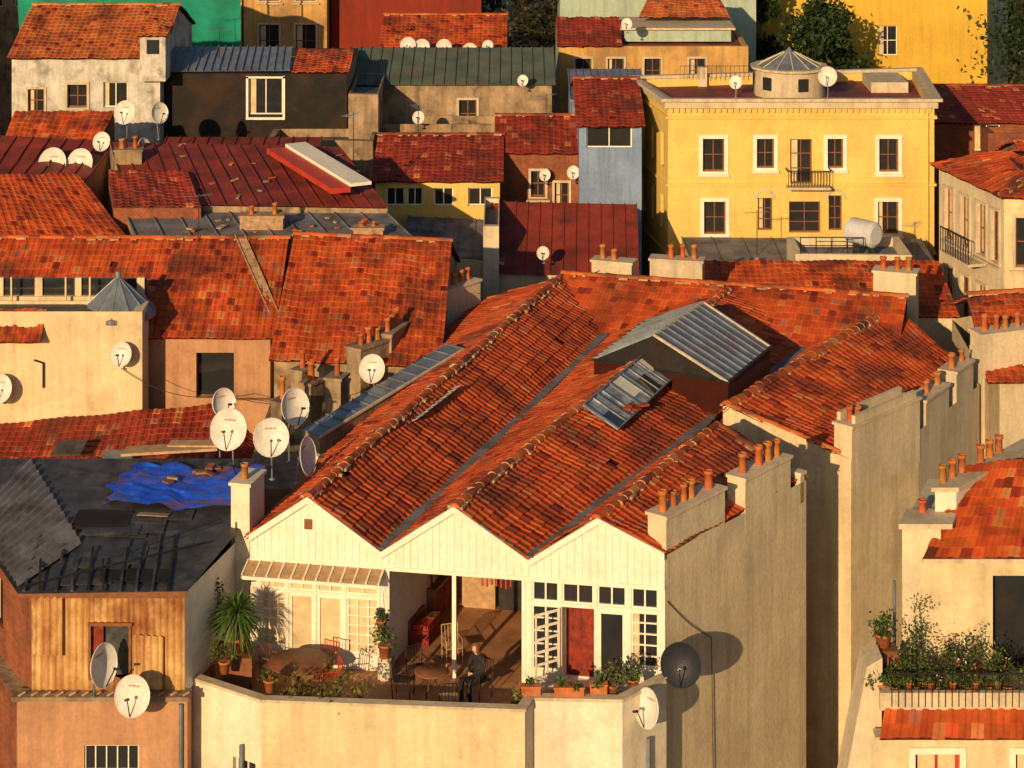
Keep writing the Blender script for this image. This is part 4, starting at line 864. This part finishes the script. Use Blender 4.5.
blob(hc+V((0,-.092,-.052)),(.02,.005,.005),'redcurt'); blob(hc+V((0,-.104,-.02)),(.011,.013,.012),'skin')
M.build('head',PW)
M=MB(); vs=[]; n=36; m=14
for j in range(m+1):
    for i in range(n):
        t=2*math.pi*i/n; fr=max(0,-math.sin(t)); s=min(1,max(0,(fr-.45)/.35)); s=s*s*(3-2*s)
        fm=math.pi*.78*(1-s)+1.0*s; ff=fm*j/m; k=1.13+.02*math.sin(t*11)
        z=math.cos(ff)*.122*k; low=max(0,-z)
        vs.append(xf@(hc+V((math.sin(ff)*math.cos(t)*.08*k*(1+low*1.5),.01+math.sin(ff)*math.sin(t)*.099*k*(1-low),z*(1+low*4)))))
M.idx(vs,[(j*n+i,j*n+(i+1)%n,(j+1)*n+(i+1)%n,(j+1)*n+i) for j in range(m) for i in range(n)],'hair',sm=True)
M.build('hair',PW)

# ================================================================== TREES
def tree(name,x,y,z0,h,r,n,cols,con=False):
    g=grp(name); M=MB(); M.cyl((x,y,z0),(x+.3,y,z0+h*.8),.28,.08,'bark',9)
    L=MB()
    for k in range(16):
        t=R.uniform(0,6.28); zz=z0+h*R.uniform(.68,.93); q=(1-(zz-z0)/h)*3.5 if con else 1; l=r*R.uniform(.4,.9)*min(1,q+.2)
        e=V((x+.3+l*math.cos(t),y+l*math.sin(t),zz+l*.35)); M.cyl((x+.25,y,zz),e,.08,.02,'bark',6); leaves(L,e,(r*.4,r*.4,r*.45),n//18,.32,cols)
    leaves(L,(x+.3,y,z0+h*.95),(r*.35,r*.35,h*.04),n//8,.32,cols)
    M.build('trunk_and_limbs',g); L.build('crown',g)
DK=[(.02,.045,.012),(.035,.06,.015),(.015,.03,.01)]
tree('pine_tree',16.4,119,0,24.2,2.1,8000,DK); tree('pine_tree',13.7,122,0,27,1.0,3500,DK,True); tree('broadleaf_tree',-.4,124,0,27,3.2,4500,[(.05,.04,.02),(.03,.035,.015)])
tree('broadleaf_tree',30.5,122,0,27,4,8500,DK); tree('broadleaf_tree',29.0,112,0,23,3.2,6000,[(.05,.06,.02),(.03,.045,.015)])
for i in range(26):
    x=-75+i*6.2+R.uniform(-1,1); y=R.choice([140,150,160,172]); hh=R.uniform(20,27)
    house('distant_house',[(x,y),(x+6,y),(x+6,y+9),(x,y+9)],0,hh,R.choice(['ochre','cream','yellow','teal','oldwall','brick']),ops={0:[(u,u+.9,hh-2.7-3*k,hh-1.2-3*k,'w1') for u in (.8,2.6,4.4) for k in (0,1)]})
for x,y,hh,k in [(-32,96,23,0),(-31,80,20,1),(-30,66,18,0),(-24,56,16,1),(28,92,21,0),(29,76,19,1),(25,62,18,0),(22,50,17,1)]:
    gable('neighbouring_house',(x-4,y),(x+4,y),(0,9),0,hh-1,hh+.6,R.choice(['ochre','cream','oldwall']),kind=k,ops={0:[(u,u+.9,hh-3.4,hh-1.9,'w1') for u in (1,3.4,5.8)]})
M=MB(); M.face([(-3000,-500,0),(3000,-500,0),(3000,5000,0),(-3000,5000,0)],'ground'); M.build('ground')

# ================================================================== LIGHT, SKY, CAMERA
az=math.radians(21); el=math.radians(16)
sv=V((-math.sin(az)*math.cos(el),-math.cos(az)*math.cos(el),math.sin(el)))
sl=bpy.data.lights.new('sun','SUN'); sl.energy=5; sl.angle=math.radians(.5); sl.color=(1,.69,.36)
so=bpy.data.objects.new('sun',sl); scene.collection.objects.link(so); so.rotation_euler=sv.to_track_quat('Z','Y').to_euler(); so.location=(0,0,80)
wd=bpy.data.worlds.new('World'); scene.world=wd; wd.use_nodes=True; nt=wd.node_tree
sk=nt.nodes.new('ShaderNodeTexSky'); sk.sky_type='NISHITA'; sk.sun_disc=False; sk.sun_elevation=el; sk.sun_rotation=math.pi+az
nt.links.new(sk.outputs[0],nt.nodes['Background'].inputs[0]); nt.nodes['Background'].inputs[1].default_value=.07
cd=bpy.data.cameras.new('camera'); co=bpy.data.objects.new('camera',cd); scene.collection.objects.link(co)
co.location=(0,0,40); co.rotation_euler=(math.radians(90),0,0); cd.sensor_width=36; cd.lens=2200/1024*36; cd.shift_y=-684/1024; cd.clip_start=1; cd.clip_end=8000
scene.camera=co
scene.view_settings.view_transform='Standard'; scene.view_settings.look='None'; scene.view_settings.exposure=0
